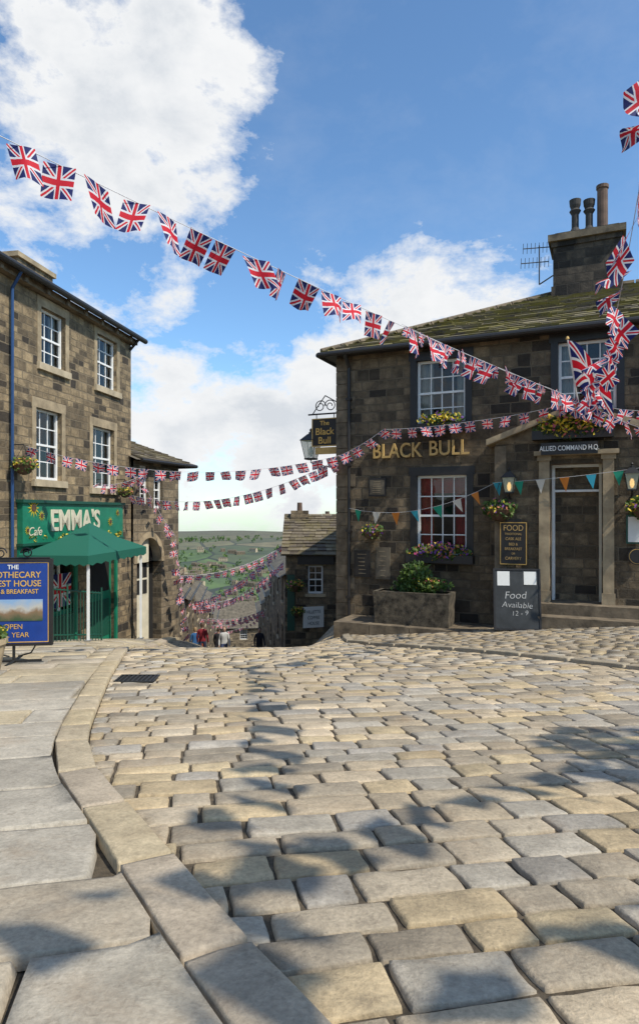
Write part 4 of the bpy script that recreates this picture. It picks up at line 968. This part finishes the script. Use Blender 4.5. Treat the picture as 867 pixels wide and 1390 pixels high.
# strings behind the viewpoint whose shadows cross the setts
bunting('bunting',[(-4.4,-4.7,3.5),(8.3,3.6,3.4)],[.15],.27,.27,.29,seed=12,wind=.7)
bunting('bunting',[(-4.0,-5.2,3.9),(8.6,2.6,3.1)],[.15],.31,.27,.29,seed=14,wind=.7)
for i in range(6):
    yy=25+i*7; xa=lx(yy)+.1; xb=rx(yy+2)-.1; zg=gz(-4,yy)
    bunting('bunting',[(xa,yy,zg+R(2.6,3.4)),(xb,yy+R(0,3),zg+R(3.0,4.2))],[.35],.36,.26,.28,seed=30+i,cord=.008)
for i in range(2):
    yy=23+i*3; bunting('bunting',[(rx(26)+.1+i*-.2,yy,gz(-3,yy)+4.2-i*.2),(lx(yy+9),yy+9,gz(-6,yy+9)+3)],[.5],.34,.26,.28,seed=50+i,cord=.008)

# ------------------------------------------------------------ people
def person(x,y,rot,shirt,trou,hair,H=1.72,stride=.18):
    root=bpy.data.objects.new('person',None); col.objects.link(root); root.location=(x,y,gz(x,y)-.015); root.rotation_euler=(0,0,rot); k=H/1.75; root.scale=(k,k,k)
    J=[(0,0,.96),(0,0,1.12),(0,-.01,1.3),(0,0,1.44),(0,-.01,1.53),
       (-.1,0,.92),(-.11,-stride*.6,.5),(-.11,-stride,.09),(-.12,-stride-.14,.04),
       (.1,0,.92),(.11,stride*.3,.5),(.11,stride*1.2,.12),(.12,stride*1.2-.13,.04),
       (-.18,0,1.4),(-.24,.05,1.12),(-.25,-.08,.88),(-.25,-.12,.78),
       (.18,0,1.4),(.24,-.03,1.12),(.25,-.15,.9),(.25,-.2,.8)]
    Rr=[.15,.135,.16,.08,.055,.09,.065,.045,.035,.09,.065,.045,.035,.065,.048,.035,.028,.065,.048,.035,.028]
    Ed=[(0,1),(1,2),(2,3),(3,4),(0,5),(5,6),(6,7),(7,8),(0,9),(9,10),(10,11),(11,12),(3,13),(13,14),(14,15),(15,16),(3,17),(17,18),(18,19),(19,20)]
    me=bpy.data.meshes.new('body'); me.from_pydata(J,Ed,[]); o=bpy.data.objects.new('body',me); col.objects.link(o); o.parent=root
    md=o.modifiers.new('Skin','SKIN'); 
    for i,sv_ in enumerate(me.skin_vertices[0].data): sv_.radius=(Rr[i]*(1.15 if i in(0,1,2) else 1),Rr[i]*(.72 if i in (0,1,2) else 1)); sv_.use_root=(i==0)
    s2=o.modifiers.new('Sub','SUBSURF'); s2.levels=2; s2.render_levels=2
    m,nt,bs=newmat('clothes'); ob=OBJ(nt); sp=nt.nodes.new('ShaderNodeSeparateXYZ'); nt.links.new(ob,sp.inputs[0]); z=sp.outputs[2]; axx=M(nt,'ABSOLUTE',sp.outputs[0])
    cc=MIX(nt,M(nt,'GREATER_THAN',z,.08),(.03,.025,.02),trou); cc=MIX(nt,M(nt,'GREATER_THAN',z,.94),cc,shirt)
    arm=M(nt,'MULTIPLY',M(nt,'GREATER_THAN',axx,.2),M(nt,'GREATER_THAN',z,.86)); cc=MIX(nt,arm,cc,shirt)
    hand=M(nt,'MULTIPLY',M(nt,'GREATER_THAN',axx,.2),M(nt,'MULTIPLY',M(nt,'LESS_THAN',z,.87),M(nt,'GREATER_THAN',z,.7))); cc=MIX(nt,hand,cc,(.5,.32,.24))
    cc=MIX(nt,M(nt,'GREATER_THAN',z,1.5),cc,(.5,.32,.24)); nt.links.new(cc,bs.inputs['Base Color']); bs.inputs['Roughness'].default_value=.85
    o.data.materials.append(m)
    MT['_skin']=plain('skin',(.5,.32,.24),.6,.06,8,bump=0); MT['_hair']=plain('hair',hair,.6,.2,20)
    b=B(); prof=[(0,-.13),(.045,-.12),(.068,-.08),(.076,-.02),(.078,.04),(.062,.09),(.03,.118),(0,.125)]
    b.lathe((0,0,0),prof,'_skin',16); b.v=[(q[0],q[1]*1.18,q[2]) for q in b.v]
    b.lathe((0,.012,.02),[(.083,-.06),(.088,0),(.086,.05),(.068,.1),(.035,.125),(0,.13)],'_hair',16)
    b.cyl((0,-.085,-.01),(0,-.108,-.03),.008,.014,6,'_skin')
    for sx in (-1,1): b.cyl((sx*.075,.01,-.02),(sx*.09,.02,-.01),.02,.02,6,'_skin'); b.cyl((sx*.03,-.083,.0),(sx*.03,-.089,.0),.009,.009,6,'dark')
    b.cyl((-.02,-.086,-.065),(.02,-.086,-.065),.005,.005,5,'red')
    h=b.build('head',root,True); h.location=(0,-.015,1.64)
person(-5.2,28.5,math.pi,(.25,.02,.03),(.03,.04,.08),(.08,.05,.03)); person(-5.9,30.5,math.pi+.2,(.03,.12,.3),(.05,.05,.06),(.3,.2,.1),1.65)
person(-5.2,33,2.9,(.03,.03,.035),(.03,.03,.04),(.05,.03,.02),1.8); person(-4.6,31,.2,(.5,.5,.48),(.05,.07,.15),(.15,.08,.04)); person(-6.6,35,3.3,(.5,.1,.05),(.06,.05,.04),(.4,.3,.2),1.6)
person(-3.0,32,.3,(.02,.02,.03),(.03,.03,.03),(.04,.03,.02),1.75,.1)

# ------------------------------------------------------------ sky / light / camera
w=bpy.data.worlds.new('World'); scene.world=w; w.use_nodes=True; nt=w.node_tree; bg=nt.nodes['Background']
sky=nt.nodes.new('ShaderNodeTexSky'); sky.sky_type='NISHITA'; sky.sun_disc=False; sky.sun_elevation=math.radians(50); sky.sun_rotation=math.radians(126.9)
sky.air_density=1.0; sky.dust_density=.4; sky.ozone_density=2.0; sky.altitude=250
tc=nt.nodes.new('ShaderNodeTexCoord').outputs['Generated']
def blob(px,py,rad,wt):
    d=Vector(((px-CX)/F,1,-(py-HY)/F)).normalized(); n=nt.nodes.new('ShaderNodeVectorMath'); n.operation='DOT_PRODUCT'; nt.links.new(tc,n.inputs[0]); n.inputs[1].default_value=d
    return M(nt,'MULTIPLY',RANGE(nt,n.outputs['Value'],math.cos(math.radians(rad)),1.0,0,1),wt)
mp=nt.nodes.new('ShaderNodeMapping'); nt.links.new(tc,mp.inputs[0]); mp.inputs['Scale'].default_value=(1,1,1.6); mp.inputs['Location'].default_value=(.7,.2,.35)
n1=NOISE(nt,mp.outputs[0],4.4,13,.64,.15); n2=NOISE(nt,mp.outputs[0],12,10,.64,.1)
den=M(nt,'ADD',M(nt,'MULTIPLY',M(nt,'SUBTRACT',n1,.5),1.7),M(nt,'MULTIPLY',M(nt,'SUBTRACT',n2,.5),.75))
den=M(nt,'ADD',den,.44)
for bl in ((110,40,12,.2),(300,90,8,.18),(60,230,8,.2),(180,180,9,.18),(310,265,6,.24),(300,510,9,.2),(500,440,10,.27),(620,410,8,.22),(330,610,10,.30),(440,640,8,.25),(220,560,6,.2),(700,390,7,.22),(20,330,7,.16),(180,380,5,.1),(650,150,24,-.34),(830,260,13,-.2),(440,230,8,-.24),(330,365,5,-.14),(90,400,5,-.05),(520,40,10,-.2),(30,120,4,-.1)): den=M(nt,'ADD',den,blob(*bl))
mask=RANGE(nt,den,.47,.72,0,1); mask=M(nt,'POWER',mask,.85)
mask=M(nt,'MINIMUM',M(nt,'ADD',mask,RANGE(nt,n1,.5,.85,0,.14)),1)
n3=NOISE(nt,mp.outputs[0],6,8,.6,.2)
shade=M(nt,'MULTIPLY',RANGE(nt,n3,.38,.62,0,1),RANGE(nt,den,.66,.95,.1,1))
cc=MIX(nt,shade,(8.8,8.9,9.0),(6.5,6.9,7.4))
skc=MIX(nt,1.0,sky.outputs[0],(1.42,1.78,1.95),'MULTIPLY')
fin=MIX(nt,mask,skc,cc); nt.links.new(fin,bg.inputs['Color']); bg.inputs['Strength'].default_value=.105
sl=bpy.data.lights.new('sun','SUN'); sl.energy=4.6; sl.angle=math.radians(.53); sl.color=(1,.94,.83); so=bpy.data.objects.new('sun',sl); col.objects.link(so); so.rotation_euler=(-SUN).to_track_quat('-Z','Y').to_euler()
cam=bpy.data.cameras.new('camera'); co=bpy.data.objects.new('camera',cam); col.objects.link(co); co.location=(0,0,0); co.rotation_euler=(math.pi/2,0,0)
cam.sensor_fit='VERTICAL'; cam.sensor_height=36; cam.lens=36*F/1390; cam.shift_y=(HY-695)/1390; cam.clip_start=.05; cam.clip_end=9000
scene.camera=co
scene.view_settings.view_transform='Standard'; scene.view_settings.look='None'; scene.view_settings.exposure=0
